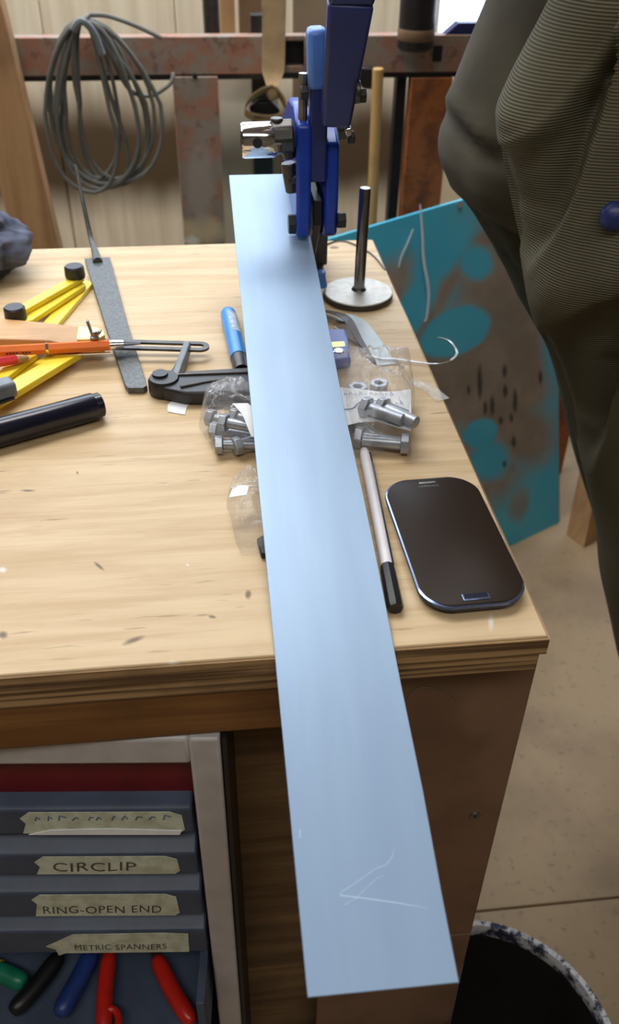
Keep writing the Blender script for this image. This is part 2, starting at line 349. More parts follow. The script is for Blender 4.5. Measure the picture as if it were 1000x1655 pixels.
def solo(name, mb, mat, label, cat, base, group=None, bevel=0, angle=35, sub=0):
    o = bpy.data.objects.new(name, mesh(name, mb, mat, base, angle)); COL.objects.link(o); o.location = base; BASE[o.name] = V(base)
    o['label'] = label; o['category'] = cat
    if group: o['group'] = group
    mods(o, bevel, sub=sub); return o
def struct(name, mb, mat, bevel=0, par=None, base=(0, 0, 0)):
    o = bpy.data.objects.new(name, mesh(name, mb, mat, base if par is None else BASE[par.name])); COL.objects.link(o)
    if par is None: o.location = base; BASE[o.name] = V(base)
    else: o.parent = par; BASE[o.name] = BASE[par.name]
    if par is None: o['kind'] = 'structure'
    mods(o, bevel); return o
def text(name, s, size, origin, xdir, up, mat, par, shear=0.0, track=1.0, wob=0.0, tall=1.0):
    cu = bpy.data.curves.new(name, 'FONT'); cu.body = s; cu.size = size; cu.shear = shear; cu.space_character = track; cu.resolution_u = 3; cu.offset = 0
    tmp = bpy.data.objects.new(name, cu); COL.objects.link(tmp)
    dg = bpy.context.evaluated_depsgraph_get(); me = bpy.data.meshes.new_from_object(tmp.evaluated_get(dg)); bpy.data.objects.remove(tmp)
    x, y = V(xdir).normalized(), V(up).normalized(); b = BASE[par.name]
    for v in me.vertices:
        k = v.co.x; v.co = V(origin) + x * k + y * (v.co.y * tall + wob * math.sin(k * 260 + 1)) - b
    me.materials.clear(); me.materials.append(MT[mat])
    o = bpy.data.objects.new(name, me); COL.objects.link(o); o.parent = par; BASE[o.name] = b; o['kind'] = 'stuff'
    return o
def copy_tree(o, loc, rot=None):
    r = o.copy(); COL.objects.link(r); r.location = loc
    if rot is not None: r.rotation_euler = rot
    BASE[r.name] = V(loc)
    for ch in o.children:
        c_ = ch.copy(); COL.objects.link(c_); c_.parent = r; BASE[c_.name] = V(loc)
        for g_ in ch.children:
            d_ = g_.copy(); COL.objects.link(d_); d_.parent = c_
    return r
def smooth_path(pts, k=6):
    P = [V(p) for p in pts]; out = []
    for i in range(len(P) - 1):
        a, b, c_, d = P[max(i - 1, 0)], P[i], P[i + 1], P[min(i + 2, len(P) - 1)]
        for j in range(k):
            t_ = j / k
            out.append(.5 * ((2 * b) + (-a + c_) * t_ + (2 * a - 5 * b + 4 * c_ - d) * t_ ** 2 + (-a + 3 * b - 3 * c_ + d) * t_ ** 3))
    return out + [P[-1]]
def rz(a): return Matrix.Rotation(a, 3, 'Z')
B = 0.88          # bench top height above the floor

# ================================================================== structure
fl = struct('floor', MB().span((-3, -3, -.06), (3.2, 3.6, -.012)), 'hardboard')
for (x0, x1, y0, y1) in ((-3, 3.2, -.9, .284), (-3, 3.2, .287, 1.5), (-3, 3.2, 1.503, 3.6), (-3, 3.2, -3, -.903)):
    struct('floor_panel', MB().span((x0, y0, -.012), (x1, y1, 0)), 'floor', .0015, fl)
wb = struct('wall_back', MB().span((-3, 2.02, 0), (.375, 2.12, 3)).span((.375, 2.02, 0), (3.2, 2.12, .80)).span((.375, 2.02, 2.1), (3.2, 2.12, 3)).span((1.7, 2.02, .80), (3.2, 2.12, 2.1)), 'wall_cream')
for i in range(6):
    x0 = -1.46 + i * .305
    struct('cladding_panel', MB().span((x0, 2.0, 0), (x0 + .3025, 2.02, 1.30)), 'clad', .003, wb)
struct('wall_left', MB().span((-3.1, -3, 0), (-3, 2.12, 3)), 'wall_dull')
struct('wall_right', MB().span((3.2, -3, 0), (3.3, 2.12, 3)), 'wall_dull')
struct('wall_front', MB().span((-3, -3.1, 0), (3.2, -3, 3)), 'wall_dull')
struct('ceiling', MB().span((-3.1, -3.1, 2.85), (3.3, 2.2, 2.95)), 'ceiling')
w1 = struct('window_1', MB().span((.375, 2.04, .80), (.395, 2.10, 2.1)).span((1.67, 2.04, .80), (1.7, 2.10, 2.1)).span((.395, 2.04, .80), (1.67, 2.10, .82)).span((.395, 2.04, 2.07), (1.67, 2.10, 2.1)), 'white')
struct('pane', MB().span((.395, 2.07, .82), (1.67, 2.076, 2.07)), 'daylight', 0, w1)
w2 = struct('assumed_window', MB().span((-1.7, 1.995, 1.33), (.34, 2.02, 1.36)).span((-1.7, 1.995, 2.3), (.34, 2.02, 2.33)).span((-1.7, 1.995, 1.36), (-1.67, 2.02, 2.3)).span((.31, 1.995, 1.36), (.34, 2.02, 2.3)).span((-.69, 1.995, 1.36), (-.66, 2.02, 2.3)), 'white')  # assumed window above the view, added to light the bench and metal strip
for a, b in ((-1.67, -.69), (-.66, .31)):
    struct('pane', MB().span((a, 2.003, 1.36), (b, 2.012, 2.3)), 'daylight', 0, w2)  # glowing panes of the assumed window, light source from behind

# ================================================================== work bench
wbn = thing('workbench', 'wooden workbench with thick pale plywood top and scattered tools', 'workbench', (-.45, .32, 0))
XL = -.95
part('top_board', MB().span((XL, 0, B - .014), (0, .648, B)), 'ply', wbn, .0012)
part('top_edge', MB().span((XL, -.0012, B - .0142), (.0008, .0, B - .0015)).span((0, 0, B - .0142), (.0012, .648, B - .0015)), 'ply_edge', wbn)
part('lower_board', MB().span((XL, .0015, B - .031), (-.002, .646, B - .0162)), 'ply_edge', wbn, .001)
part('apron', MB().span((XL, .003, B - .0705), (-.129, .06, B - .031)), 'apron', wbn, .002)
part('front_panel', MB().span((-.128, .026, 0.47), (.0108, .034, B - .0312)), 'hardboard', wbn, .001)
part('front_panel', MB().span((-.128, .026, 0.10), (.0108, .034, .4685)), 'hardboard', wbn, .001)
part('leg', MB().span((-.1955, .050, 0), (-.03, .11, B - .0712)), 'post_wood', wbn, .003)
part('leg', MB().span((XL + .02, .064, 0), (XL + .1, .11, B - .0315)), 'post_wood', wbn, .003)
for x0 in (-.1, XL + .02): part('leg', MB().span((x0, .55, 0), (x0 + .08, .60, B - .0315)), 'post_wood', wbn, .003)
p = V((-0.0099, 0.0260, 0.6566))
part('washer', MB().lathe([(.0016, 0), (.0016, .001), (.0042, .0012), (.0046, 0)], p, (0, -1, 0), 16), 'grey_steel', wbn)
part('screw', MB().lathe([(.0, .0009), (.0018, .0009), (.0018, 0)], p, (0, -1, 0), 8), 'black', wbn)
pts = smooth_path([(-0.0762, 0.0255, 0.7984), (-0.0716, 0.0255, 0.8091), (-0.0634, 0.0255, 0.8119), (-0.0516, 0.0255, 0.8068), (-0.0409, 0.0255, 0.7987)], 5)
part('scratch', MB().tube(pts, .0003, 5), 'gold', wbn, label='thin pale curved scratch')

# ================================================================== tool cabinet under the bench
tc = thing('tool_cabinet', 'silver and dark red metal tool cabinet with taped blue drawers under bench', 'cabinet', (-.2012, 0, .10))
CX0, CX1 = -.63, -.2012
part('carcass', MB().span((CX0, .33, .12), (CX1 - .002, .335, B - .075)).span((CX1 + .001, .002, .12), (CX1 + .004, .335, B - .074)).span((CX0, .004, .12), (CX0 + .003, .335, B - .074)).span((CX0, .02, B - .078), (CX1, .033, B - .074)).span((CX0, .002, .12), (CX1, .335, .125)), 'black', tc)
part('frame_rail', MB().span((CX0, 0, B - .0985), (CX1 - .0195, .03, B - .072)), 'cab_silver', tc, .003)
part('frame_post', MB().span((CX1 - .020, -.001, .12), (CX1, .03, B - .0715)), 'cab_silver', tc, .0022)
part('frame_post', MB().span((CX0, -.001, .12), (CX0 + .02, .03, B - .0715)), 'cab_silver', tc, .0022)
part('red_panel', MB().span((CX0 + .02, .014, B - .152), (CX1 - .02, .02, B - .098)), 'cab_red', tc)
DR = [(-.1485, -.176), (-.203, -.2285), (-.2545, -.288), (-.3125, -.346)]
LAB = [('', (-0.3428, 0.0000, 0.7217), (-0.2301, 0.0000, 0.7128)), ('CIRCLIP', (-0.3424, 0.0000, 0.6656), (-0.2375, 0.0000, 0.6605)), ('RING-OPEN END', (-0.3535, 0.0000, 0.6068), (-0.2422, 0.0000, 0.5982)), ('METRIC SPANNERS', (-0.3496, 0.0000, 0.5470), (-0.2391, 0.0000, 0.5410))]
for i, (zt, zb) in enumerate(DR):
    zp = B + (DR[i - 1][1] if i else zt + .006)
    zt += B; zb += B; x0, x1 = CX0 + .022, CX1 - .023
    mb = MB().prism([(x0, .030, zp - .004), (x0, .004, zt + .002), (x0, .0, zt), (x0, .0, zb), (x0, .03, zb), ], (x1 - x0, 0, 0))
    d = part('drawer', mb, 'cab_blue', tc, .0016)
    s_, a, b = LAB[i]
    xa, xb = a[0], b[0]; z0, z1 = zb + .0012, zt - .0005
    pts = [(xa, z0 + .001), (xb - .004, z0), (xb, z0 + .004), (xb - .001, z1 - .005), (xb - .009, z1 - .0006), (xa + .008, z1), (xa + .001, z1 - .007), (xa + .004, z1 - .013)]
    if i == 3: pts = [(xa + .01, z0), (xb, z0), (xb + .001, z1 - .003), (xb - .02, z1 - .001), (xa + .02, z1 - .002), (xa - .004, z0 + .011), (xa + .003, z0 + .006), (xa + .004, z0 - .004)]
    tp = part('tape_label', MB().prism([(px, -.0008, pz) for px, pz in pts], (0, .0005, 0)), 'tape', d)
    if i == 0: part('curled_edge', MB().prism([(xa + .004, -.0010, z0 + .0005), (xb - .004, -.0010, z0 - .001), (xb - .002, -.0010, z0 + .004), (xa + .06, -.0010, z0 + .007), (xa + .02, -.0010, z0 + .006)], (0, -.0006, 0)), 'paper', d)
    if s_: text('lettering', s_, (.0165, .0115, .0084)[i - 1], (xa + (.012, .006, .018)[i - 1], -.0011, z0 + .005), (1, 0, .004), (0, 0, 1), 'felt_ink', tp, .12, 1.06, .0006, (1.0, 1.3, 1.5)[i - 1])
    else:
        for k in range(11):
            q = xa + .012 + k * .0085 + random.uniform(-.002, .002)
            part('pen_stroke', MB().ribbon([(q, -.0011, z1 - .009), (q + random.uniform(.001, .004), -.0011, z1 - random.uniform(.002, .006)), (q + random.uniform(.003, .006), -.0011, z1 - random.uniform(.005, .010))], .0010, .0002, (0, -1, 0)), 'ink', tp)
tray = part('open_tray', MB().span((CX0 + .022, -.035, B - .437), (CX1 - .024, .30, B - .432)).span((CX1 - .031, -.035, B - .432), (CX1 - .024, .30, B - .36)).span((CX0 + .022, -.035, B - .432), (CX0 + .029, .30, B - .36)).span((CX0 + .022, .295, B - .432), (CX1 - .024, .30, B - .36)), 'cab_blue', tc, .0012)
ZT = B - .432
tc.rotation_euler = (0, 0, -math.radians(5.2))
def handle(name, pts, r, mat, label, cat, extra=None):
    P = smooth_path(pts, 5); n = len(P)
    rad = [r * min(1, .55 + 3.2 * min(i, n - 1 - i) / n) for i in range(n)]
    t_ = thing(name, label, cat, (P[0].x, P[0].y, ZT))
    part('grip', MB().tube(P, rad, 12), mat, t_, sub=1)
    q = P[0]; d = (P[0] - P[3]).normalized()
    part('shaft', MB().cyl(q - d * .01, q + d * .10, r * .45, r * .4, 10), 'dark_steel', t_)
    return t_
zc = ZT + .010
h = handle('screwdriver', [(-0.3581, 0.0516, 0.4585), (-0.3774, 0.0238, 0.4585), (-0.3955, 0.0035, 0.4585)], .0085, 'rubber', 'black handled hand tool in the open drawer', 'screwdriver')
h = handle('screwdriver', [(-0.3296, 0.0515, 0.4585), (-0.3423, 0.0228, 0.4585), (-0.3554, -0.0032, 0.4585)], .0090, 'handle_blue', 'dark blue handled screwdriver in the open drawer', 'screwdriver')
h = handle('screwdriver', [(-0.4276, 0.0472, 0.4595), (-0.4045, 0.0367, 0.4595), (-0.3861, 0.0268, 0.4595)], .0090, 'green', 'green handled screwdriver with yellow collar in the drawer', 'screwdriver')
part('collar', MB().lathe([(.0, 0), (.0098, 0), (.0098, .012), (.0, .012)], (-0.4114, 0.0401, 0.4595), (-1, .35, 0), 14), 'yellow', h)
h = handle('pliers', [(-0.3151, 0.0495, 0.4595), (-0.3170, 0.0145, 0.4595), (-0.3155, -0.0210, 0.4595)], .0075, 'red', 'red handled pliers with loop end, third tool from the drawer wall', 'pliers')
lp = [V((-0.3109, -0.0141, 0.4595)) + V((.0075 * math.cos(a), .011 * math.sin(a), .003)) for a in [i * math.pi / 8 for i in range(17)]]
part('loop', MB().tube(lp, .0032, 8), 'red', h)
h = handle('pliers', [(-0.2739, 0.0397, 0.4595), (-0.2592, 0.0085, 0.4595), (-0.2411, -0.0214, 0.4595)], .0080, 'red', 'red handled pliers lying next to the right drawer wall', 'pliers')

# ================================================================== the metal strip
left = [(-0.1672, 0.5436, 0.9892), (-0.1669, 0.4173, 0.9644), (-0.1663, 0.3106, 0.9434), (-0.1662, 0.2078, 0.9233), (-0.1661, 0.1282, 0.9077), (-0.1656, 0.0604, 0.8944), (-0.1655, -0.0163, 0.8793), (-0.1652, -0.0786, 0.8671), (-0.1651, -0.1315, 0.8567), (-0.1649, -0.1788, 0.8474)]
right = [(-0.0984, 0.5434, 0.9890), (-0.1026, 0.4143, 0.9637), (-0.1042, 0.3071, 0.9427), (-0.0975, 0.2033, 0.9223), (-0.0958, 0.1232, 0.9066), (-0.0951, 0.0551, 0.8932), (-0.0951, -0.0280, 0.8769), (-0.0945, -0.0881, 0.8651), (-0.0952, -0.1393, 0.8551), (-0.0952, -0.1793, 0.8472)]
SN = V((0.00134, -0.19259, 0.98128))
right = [V(r) for r in right]
W0 = V((-0.0935, -0.0020, 0.8820)) - V((-0.1655, -0.0025, 0.8820))
for i in (0, 1, 2): right[i] = V(left[i]) + W0 * (V(right[3]) - V(left[3])).length / W0.length
ms = MB(); rows = []
for a, b in zip(left, right):
    a, b = V(a), V(b)
    rows.append([a - SN * .0012, b - SN * .0012, b, a])
ms.grid(rows, True); ms._caps(len(ms.v), len(rows), 4)
sh = solo('metal_strip', ms, 'sheet', 'long pale blue grey sheet metal strip running from the shear across the bench', 'sheet metal', tuple(V(left[6])), bevel=.0003)
for k, (pl_, w_) in enumerate(((((-0.1448, -0.1368, 0.8556), (-0.1328, -0.1393, 0.8551), (-0.1182, -0.1426, 0.8544), (-0.1037, -0.1465, 0.8537)), .0004), (((-0.1448, -0.1368, 0.8556), (-0.1434, -0.1352, 0.8559), (-0.1336, -0.1303, 0.8569), (-0.1255, -0.1260, 0.8577), (-0.1200, -0.1247, 0.8579), (-0.1163, -0.1209, 0.8587), (-0.1142, -0.1162, 0.8596)), .00026), (((-0.1436, -0.1414, 0.8547), (-0.1373, -0.1389, 0.8552), (-0.1260, -0.1307, 0.8568), (-0.1214, -0.1293, 0.8570)), .0002), (((-0.1611, -0.1033, 0.8622), (-0.1611, -0.1077, 0.8614), (-0.1629, -0.1077, 0.8614)), .0004))):
    part('scratch', MB().ribbon([V(q) + SN * .00005 for q in pl_], [w_] * (len(pl_) - 1) + [w_ * .4], .00008, SN), 'scratch', sh)

# ================================================================== lever shear
ls = thing('bench_shear', 'blue bench shear with tall navy lever standing at the back of the bench', 'metal shear', (-.09, .54, B))
def yz(poly, x0, x1, mb=None):
    return (mb or MB()).prism([(x0, y, z + B) for y, z in poly], (x1 - x0, 0, 0))
part('side_plate', yz([(.420, .0900), (.418, .13), (.420, .186), (.45, .196), (.50, .19), (.56, .160), (.562, .120)], -.1125, -.0995), 'blue', ls, .003)
part('side_plate', yz([(.430, .0880), (.427, .12), (.430, .168), (.452, .180), (.50, .178), (.56, .15), (.60, .10), (.60, .026), (.53, .05)], -.0865, -.0740), 'blue', ls, .003)
part('blade', yz([(.432, .12), (.430, .098), (.508, .020), (.53, .030), (.58, .12)], -.0960, -.0880), 'black', ls, .001)
part('link_bar', MB().beam((-.0935, .432, B + .138), (-.0935, .428, B + .222), .016, .015, (1, 0, 0)), 'navy', ls, .002)
part('link_cap', MB().beam((-0.0950, 0.4280, 1.0934), (-0.0967, 0.4240, 1.1385), .0155, .019, (0, 1, 0)), 'pale_blue', ls, .004)
part('lever', MB().beam((-0.0809, 0.4120, 1.0693), (-0.0767, 0.3820, 1.1631), .024, .015, (0, 1, 0), .0345, .017).beam((-0.0767, 0.3820, 1.1631), (-0.0752, 0.3450, 1.2488), .0345, .017, (0, 1, 0), .03, .017), 'navy', ls, .003)
LT = V((-0.0752, 0.3450, 1.2488))
part('lever_grip', MB().cyl(LT + V((-.003, .01, -.02)), LT + V((.012, -.030, .12)), .014, .015, 16), 'rubber', ls, .003)
part('foot_block', MB().beam((-.0890, .512, B + .048), (-.0850, .508, B + .004), .009, .014, (0, 1, 0)), 'dark_steel', ls, .001)
part('foot', MB().beam((-.0835, .5, B + .0245), (-.0805, .497, B + .0085), .0155, .0165, (0, 1, 0)), 'pale_blue', ls, .002)
part('base_plate', MB().span((-.150, .53, B), (-.0700, .63, B + .012)).span((-.108, .55, B + .01), (-.066, .60, B + .06)), 'dark_steel', ls, .002)
part('lower_jaw', MB().box((-.128, .520, B + .0985), (.04, .030, .008), Matrix.Rotation(math.radians(11), 3, 'X')).span((-.118, .512, B + .01), (-.1075, .532, B + .094)), 'dark_steel', ls, .001)
def bolt(p, d, r, l, mat='black', n=6):
    part('bolt', MB().cyl(p, V(p) + V(d) * l, r, r, n), mat, ls, .0008)
bolt((-0.1107, 0.4300, 0.9797), (-1, 0, 0), .0095, .008)
bolt((-0.0747, 0.4300, 0.9821), (1, 0, 0), .0075, .008)
bolt((-0.1114, 0.4350, 1.0186), (-1, 0, -.12), .0065, .008, 'dark_steel', 16)
part('stop_pin', MB().cyl((-0.1180, 0.4350, 1.0320), (-0.1147, 0.4350, 1.0068), .0068, .0058, 14), 'dark_steel', ls, .001)
bolt((-0.0773, 0.4250, 1.0600), (1, 0, .15), .0085, .010, 'dark_steel')
part('chrome_nut', MB().cyl((-0.0717, 0.4200, 1.0612), (-0.0665, 0.4200, 1.0626), .0052, .0045, 12), 'chrome', ls, .0008)
bolt((-0.0676, 0.4250, 1.0549), (1, 0, 0), .006, .005)
bolt((-0.1024, 0.4250, 1.0904), (-1, 0, 0), .006, .0065)
bolt((-0.0687, 0.3950, 1.0976), (1, 0, 0), .009, .004, 'dark_steel', 14)
bolt((-0.0675, 0.3950, 1.0944), (1, 0, 0), .006, .008)
part('spacer_rod', MB().cyl((-0.1061, 0.4300, 1.1043), (-0.1063, 0.4300, 1.0661), .0040, .0040, 10), 'grey_steel', ls)
part('chrome_socket', MB().lathe([(.0, 0), (.0135, .001), (.0145, .003), (.0145, .028), (.0125, .031), (.0, .031)], (-0.1594, 0.4300, 1.0525), (1, 0, .02), 28), 'chrome', ls)
part('socket_hole', MB().lathe([(.0, 0), (.0042, 0), (.0042, -.002)], V((-0.1456, 0.4150, 1.0544)) + V((0, -.0002, 0)), (0, -.95, .25), 14), 'black', ls)
part('adapter', MB().cyl((-0.1331, 0.4300, 1.0546), (-0.1142, 0.4300, 1.0553), .0145, .0145, 8), 'dark_steel', ls, .002)
part('adapter_knob', MB().cyl((-0.1282, 0.4300, 1.0703), (-0.1283, 0.4300, 1.0625), .0055, .0055, 12).cyl((-0.1215, 0.4300, 1.0673), (-0.1215, 0.4300, 1.0604), .0055, .0055, 12), 'dark_steel', ls, .001)
part('adapter_pin', MB().cyl((-0.1287, 0.4130, 1.0541), (-0.1288, 0.4130, 1.0482), .0035, .0035, 10), 'grey_steel', ls)
part('adapter_tail', MB().cyl((-0.1189, 0.4300, 1.0453), (-0.1173, 0.4300, 1.0370), .007, .005, 10), 'black', ls, .001)
part('link_strut', MB().beam((-0.0934, 0.4600, 1.0247), (-0.0835, 0.4600, 0.9838), .0035, .003, (0, 1, 0)), 'dark_steel', ls)
part('link_strut', MB().beam((-0.0855, 0.4650, 1.0263), (-0.0834, 0.4650, 0.9821), .004, .003, (0, 1, 0)), 'dark_steel', ls)

# ================================================================== disc with rod
p = V((-.0417, .4895, B))
dr = thing('rod_stand', 'round steel disc with an upright steel rod standing on the bench', 'stand', p)
part('disc', MB().lathe([(.0, 0), (.034, 0), (.0352, .0008), (.0352, .0062), (.0345, .007), (.0, .007)], p, n=48), 'disc_steel', dr, label='flat round steel base')
part('disc_edge', MB().lathe([(.03525, .0005), (.0356, .0012), (.0356, .005), (.03525, .0058)], p, n=48), 'dark_steel', dr)
part('rod', MB().lathe([(.0, .004), (.0056, .004), (.0056, .108), (.0048, .110), (.0, .110)], p + V((.0015, .004, 0)), (.012, .0, 1), 20), 'rod_steel', dr)
part('weld', MB().lathe([(.0078, .007), (.0066, .009), (.0056, .0095)], p + V((.0015, .004, 0)), n=20), 'dark_steel', dr)
cv = smooth_path([V(q) + V((0, 0, .0012)) for q in ((-0.0590, 0.6309, 0.8800), (-0.0423, 0.6430, 0.8800), (-0.0280, 0.6362, 0.8800), (-0.0091, 0.6010, 0.8800), (-0.0014, 0.5563, 0.8800))], 5)
solo('bent_wire', MB().tube(cv, .0009, 6), 'dark_steel', 'thin bent wire lying behind the round steel disc', 'wire', tuple(cv[0]))

# ================================================================== phone
a = .0323; e1, e2 = V((math.cos(a), math.sin(a), 0)), V((-math.sin(a), math.cos(a), 0))
pc = V((-.073, .0199, B)) + e1 * .0353 + e2 * .0683
ph = thing('mobile_phone', 'dark glossy mobile phone lying face up near the bench corner', 'phone', pc)
def phone_outline(w, l, z, n=12, cr=.017):
    out = []
    for cx, cy, a0 in ((1, 1, 0), (-1, 1, 90), (-1, -1, 180), (1, -1, 270)):
        for k in range(n + 1):
            t_ = math.radians(a0 + 90 * k / n); x = cx * (w / 2 - cr) + cr * math.cos(t_); y = cy * (l / 2 - cr) + cr * math.sin(t_)
            y += (1 if y > 0 else -1) * .0035 * (1 - (x / (w / 2)) ** 2) - (1 if y > 0 else -1) * .0035
            x -= (1 if x > 0 else -1) * .0020 * (y / (l / 2)) ** 2
            out.append(pc + e1 * x + e2 * y + V((0, 0, z)))
    return out
def phone_shell(levels, cap0=True, cap1=True):
    mb = MB(); rows = [phone_outline(w, l, z) for w, l, z in levels]; mb.grid(rows, True); n = len(rows[0])
    if cap0: mb.f.append(tuple(range(n))[::-1])
    if cap1: mb.f.append(tuple(range(n * (len(rows) - 1), n * len(rows))))
    return mb
part('shell', phone_shell([(.058, .122, 0), (.066, .131, .0012), (.0702, .1364, .0042), (.0700, .1362, .0064)]), 'phone_body', ph)
part('rim', phone_shell([(.0700, .1362, .0058), (.0712, .1374, .0066), (.0706, .1368, .0078), (.068, .134, .0084)], False, False), 'phone_rim', ph)
part('glass', phone_shell([(.0686, .1348, .0080), (.0686, .1348, .0086), (.0668, .133, .0089)]), 'glass_black', ph)
def pp(x, y, z): return pc + e1 * x + e2 * y + V((0, 0, z))
part('speaker_slot', MB().box(pp(-.001, .0610, .0090), (.0125, .0018, .0006), rz(a)), 'grey_steel', ph, .0003)
part('home_button', MB().box(pp(-.0005, -.0605, .0091), (.0172, .0058, .0009), rz(a)), 'phone_rim', ph, .0004)
part('home_button_face', MB().box(pp(-.0005, -.0600, .00936), (.0156, .0046, .0006), rz(a)), 'phone_body', ph, .0003)
text('lettering', 'SAMSUNG', .0030, pp(-.0086, .0558, .00905), e1, e2, 'grey_plastic', ph, 0, 1.15)

# ================================================================== small things on the bench
def on(v, z=0): return V((v[0], v[1], B + z))
# white and black pen
p0, p1 = on((-0.0807, 0.2030, 0.8840), .0042), on((-0.0888, 0.0275, 0.8840), .0045); d = (p1 - p0).normalized(); L = (p1 - p0).length; s1 = d.cross(V((0, 0, 1)))
pn = thing('felt_pen', 'white barrelled pen with black clip side and black cap beside the phone', 'pen', on(p0))
part('barrel', MB().lathe([(.0, 0), (.0030, .0004), (.0036, .004), (.0041, .010), (.0041, L * .78), (.0, L * .78)], p0, d, 20), 'white', pn)
part('stripe', MB().beam(p0 + d * .006 + s1 * -.0034 + V((0, 0, -.0002)), p0 + d * L * .78 + s1 * -.0034 + V((0, 0, -.0002)), .0022, .0055), 'black_gloss', pn, .0006)
part('cap', MB().lathe([(.0, L * .775), (.0046, L * .775), (.0050, L * .80), (.0052, L - .002), (.0045, L), (.0, L)], p0, d, 8), 'black', pn)
# blue tube
p0, p1 = on((-0.1763, 0.4503, 0.8860), .0075), on((-0.1683, 0.3292, 0.8860), .0075); d = (p1 - p0).normalized(); L = (p1 - p0).length
bt = thing('glue_tube', 'bright blue tube with white label and dark cap left of the strip', 'tube', on(p0))
part('body', MB().lathe([(.0, 0), (.004, .0004), (.0072, .004), (.0078, .009), (.0078, L * .80), (.0, L * .8)], p0, d, 24), 'cyan_tube', bt)
x = d.cross(V((0, 0, 1))).normalized()
rows = [[p0 + d * (L * f) + (x * math.cos(q) + V((0, 0, 1)) * math.sin(q)) * .00796 for q in [math.radians(80 + 95 * k / 8) for k in range(9)]] for f in (.12, .46)]
part('label', MB().grid(rows), 'label_white', bt)
part('cap', MB().lathe([(.0, L * .79), (.0074, L * .79), (.0070, L), (.0, L)], p0, d, 20), 'dark_steel', bt)
part('tip', MB().cyl(p0 + d * .003 - x * .001, p0 - x * -.006 + d * .0, .001, .0006, 6), 'rust', bt)
# black folding tool
ftz = B
ft = thing('hinged_tool', 'black hinged hand tool with a grey arm poking from under the strip', 'hand tool', on((-0.2343, 0.3143, 0.8800)))
pv = on((-0.2349, 0.3119, 0.8850))
part('pivot', MB().lathe([(.0, 0), (.0125, 0), (.0135, .002), (.0135, .012), (.012, .015), (.0, .015)], pv, n=24), 'black', ft)
part('pivot_cap', MB().lathe([(.0, .014), (.007, .014), (.0065, .017), (.0, .017)], pv + V((-.003, .004, 0)), n=16), 'black', ft)
part('arm', MB().prism([on(q, .001) for q in ((-0.2366, 0.2976, 0.8850), (-0.2171, 0.3253, 0.8850), (-0.1528, 0.3275, 0.8850), (-0.1555, 0.2854, 0.8850), (-0.2069, 0.2869, 0.8850), (-0.2171, 0.2878, 0.8850))], (0, 0, .012)), 'black', ft, .002)
part('arm_rim', MB().tube([on(q, .0135) for q in ((-0.2390, 0.3027, 0.8940), (-0.2217, 0.3171, 0.8940), (-0.1533, 0.3167, 0.8940))], .0014, 8), 'dark_steel', ft)
part('arm_rib', MB().tube([on(q, .0135) for q in ((-0.2207, 0.2964, 0.8920), (-0.2011, 0.3030, 0.8920), (-0.1812, 0.3076, 0.8920))], [.0016, .0012, .0005], 8), 'dark_steel', ft)
part('grey_arm', MB().beam(on((-0.2257, 0.3171, 0.8900), .008), on((-0.2150, 0.3763, 0.8920), .010), .006, .011), 'grey_plastic', ft, .001)
part('brace', MB().beam(on((-0.2319, 0.3270, 0.8860), .004), on((-0.2193, 0.3597, 0.8860), .006), .004, .005), 'black', ft, .001)
# grey square plate below it
solo('steel_plate', MB().prism([on(q, .0003) for q in ((-0.1997, 0.3050, 0.8800), (-0.1517, 0.3050, 0.8800), (-0.1535, 0.2786, 0.8800), (-0.1991, 0.2806, 0.8800))], (0, 0, .003)), 'dark_steel', 'small grey steel plate lying under the black hinged tool', 'plate', on((-0.1761, 0.2906, 0.8800)), bevel=.0004)
# paper scrap
solo('paper_scrap', MB().prism([on(q, .0003) for q in ((-0.2323, 0.2905, 0.8800), (-0.2273, 0.2992, 0.8800), (-0.2185, 0.2963, 0.8800), (-0.2113, 0.2957, 0.8800), (-0.2164, 0.2861, 0.8800), (-0.2180, 0.2735, 0.8800), (-0.2250, 0.2760, 0.8800), (-0.2322, 0.2796, 0.8800))], (0, 0, .0004)), 'paper', 'small torn white paper scrap beside the black hinged tool', 'paper', on((-0.2226, 0.2866, 0.8800)))
# flat file
fp = [on(q) for q in ((-0.3271, 0.6011, 0.8840), (-0.2998, 0.6025, 0.8840), (-0.2734, 0.4433, 0.8840), (-0.2496, 0.3149, 0.8840), (-0.2526, 0.3110, 0.8840), (-0.2656, 0.3121, 0.8840), (-0.2686, 0.3187, 0.8840), (-0.2952, 0.4451, 0.8840))]
ff = thing('flat_file', 'long grey flat file with an upturned bare tang on the bench', 'file', on((-0.2862, 0.4527, 0.8800)))
part('blade', MB().prism([q + V((0, 0, .0004)) for q in fp], (0, 0, .0055)), 'file', ff, .0005)
part('tang', MB().tube(smooth_path([on((-0.3118, 0.5880, 0.8860), .0062), on((-0.3167, 0.6165, 0.8860), .0068), (-0.3230, 0.6450, 0.8916), (-0.3282, 0.6620, 0.9243), (-0.3340, 0.6850, 0.9608)], 4), [.0055 * (1 - .5 * min(1, i / 7)) if i < 7 else .0030 - .0012 * (i - 7) / 9 for i in range(17)], 8), 'file', ff)
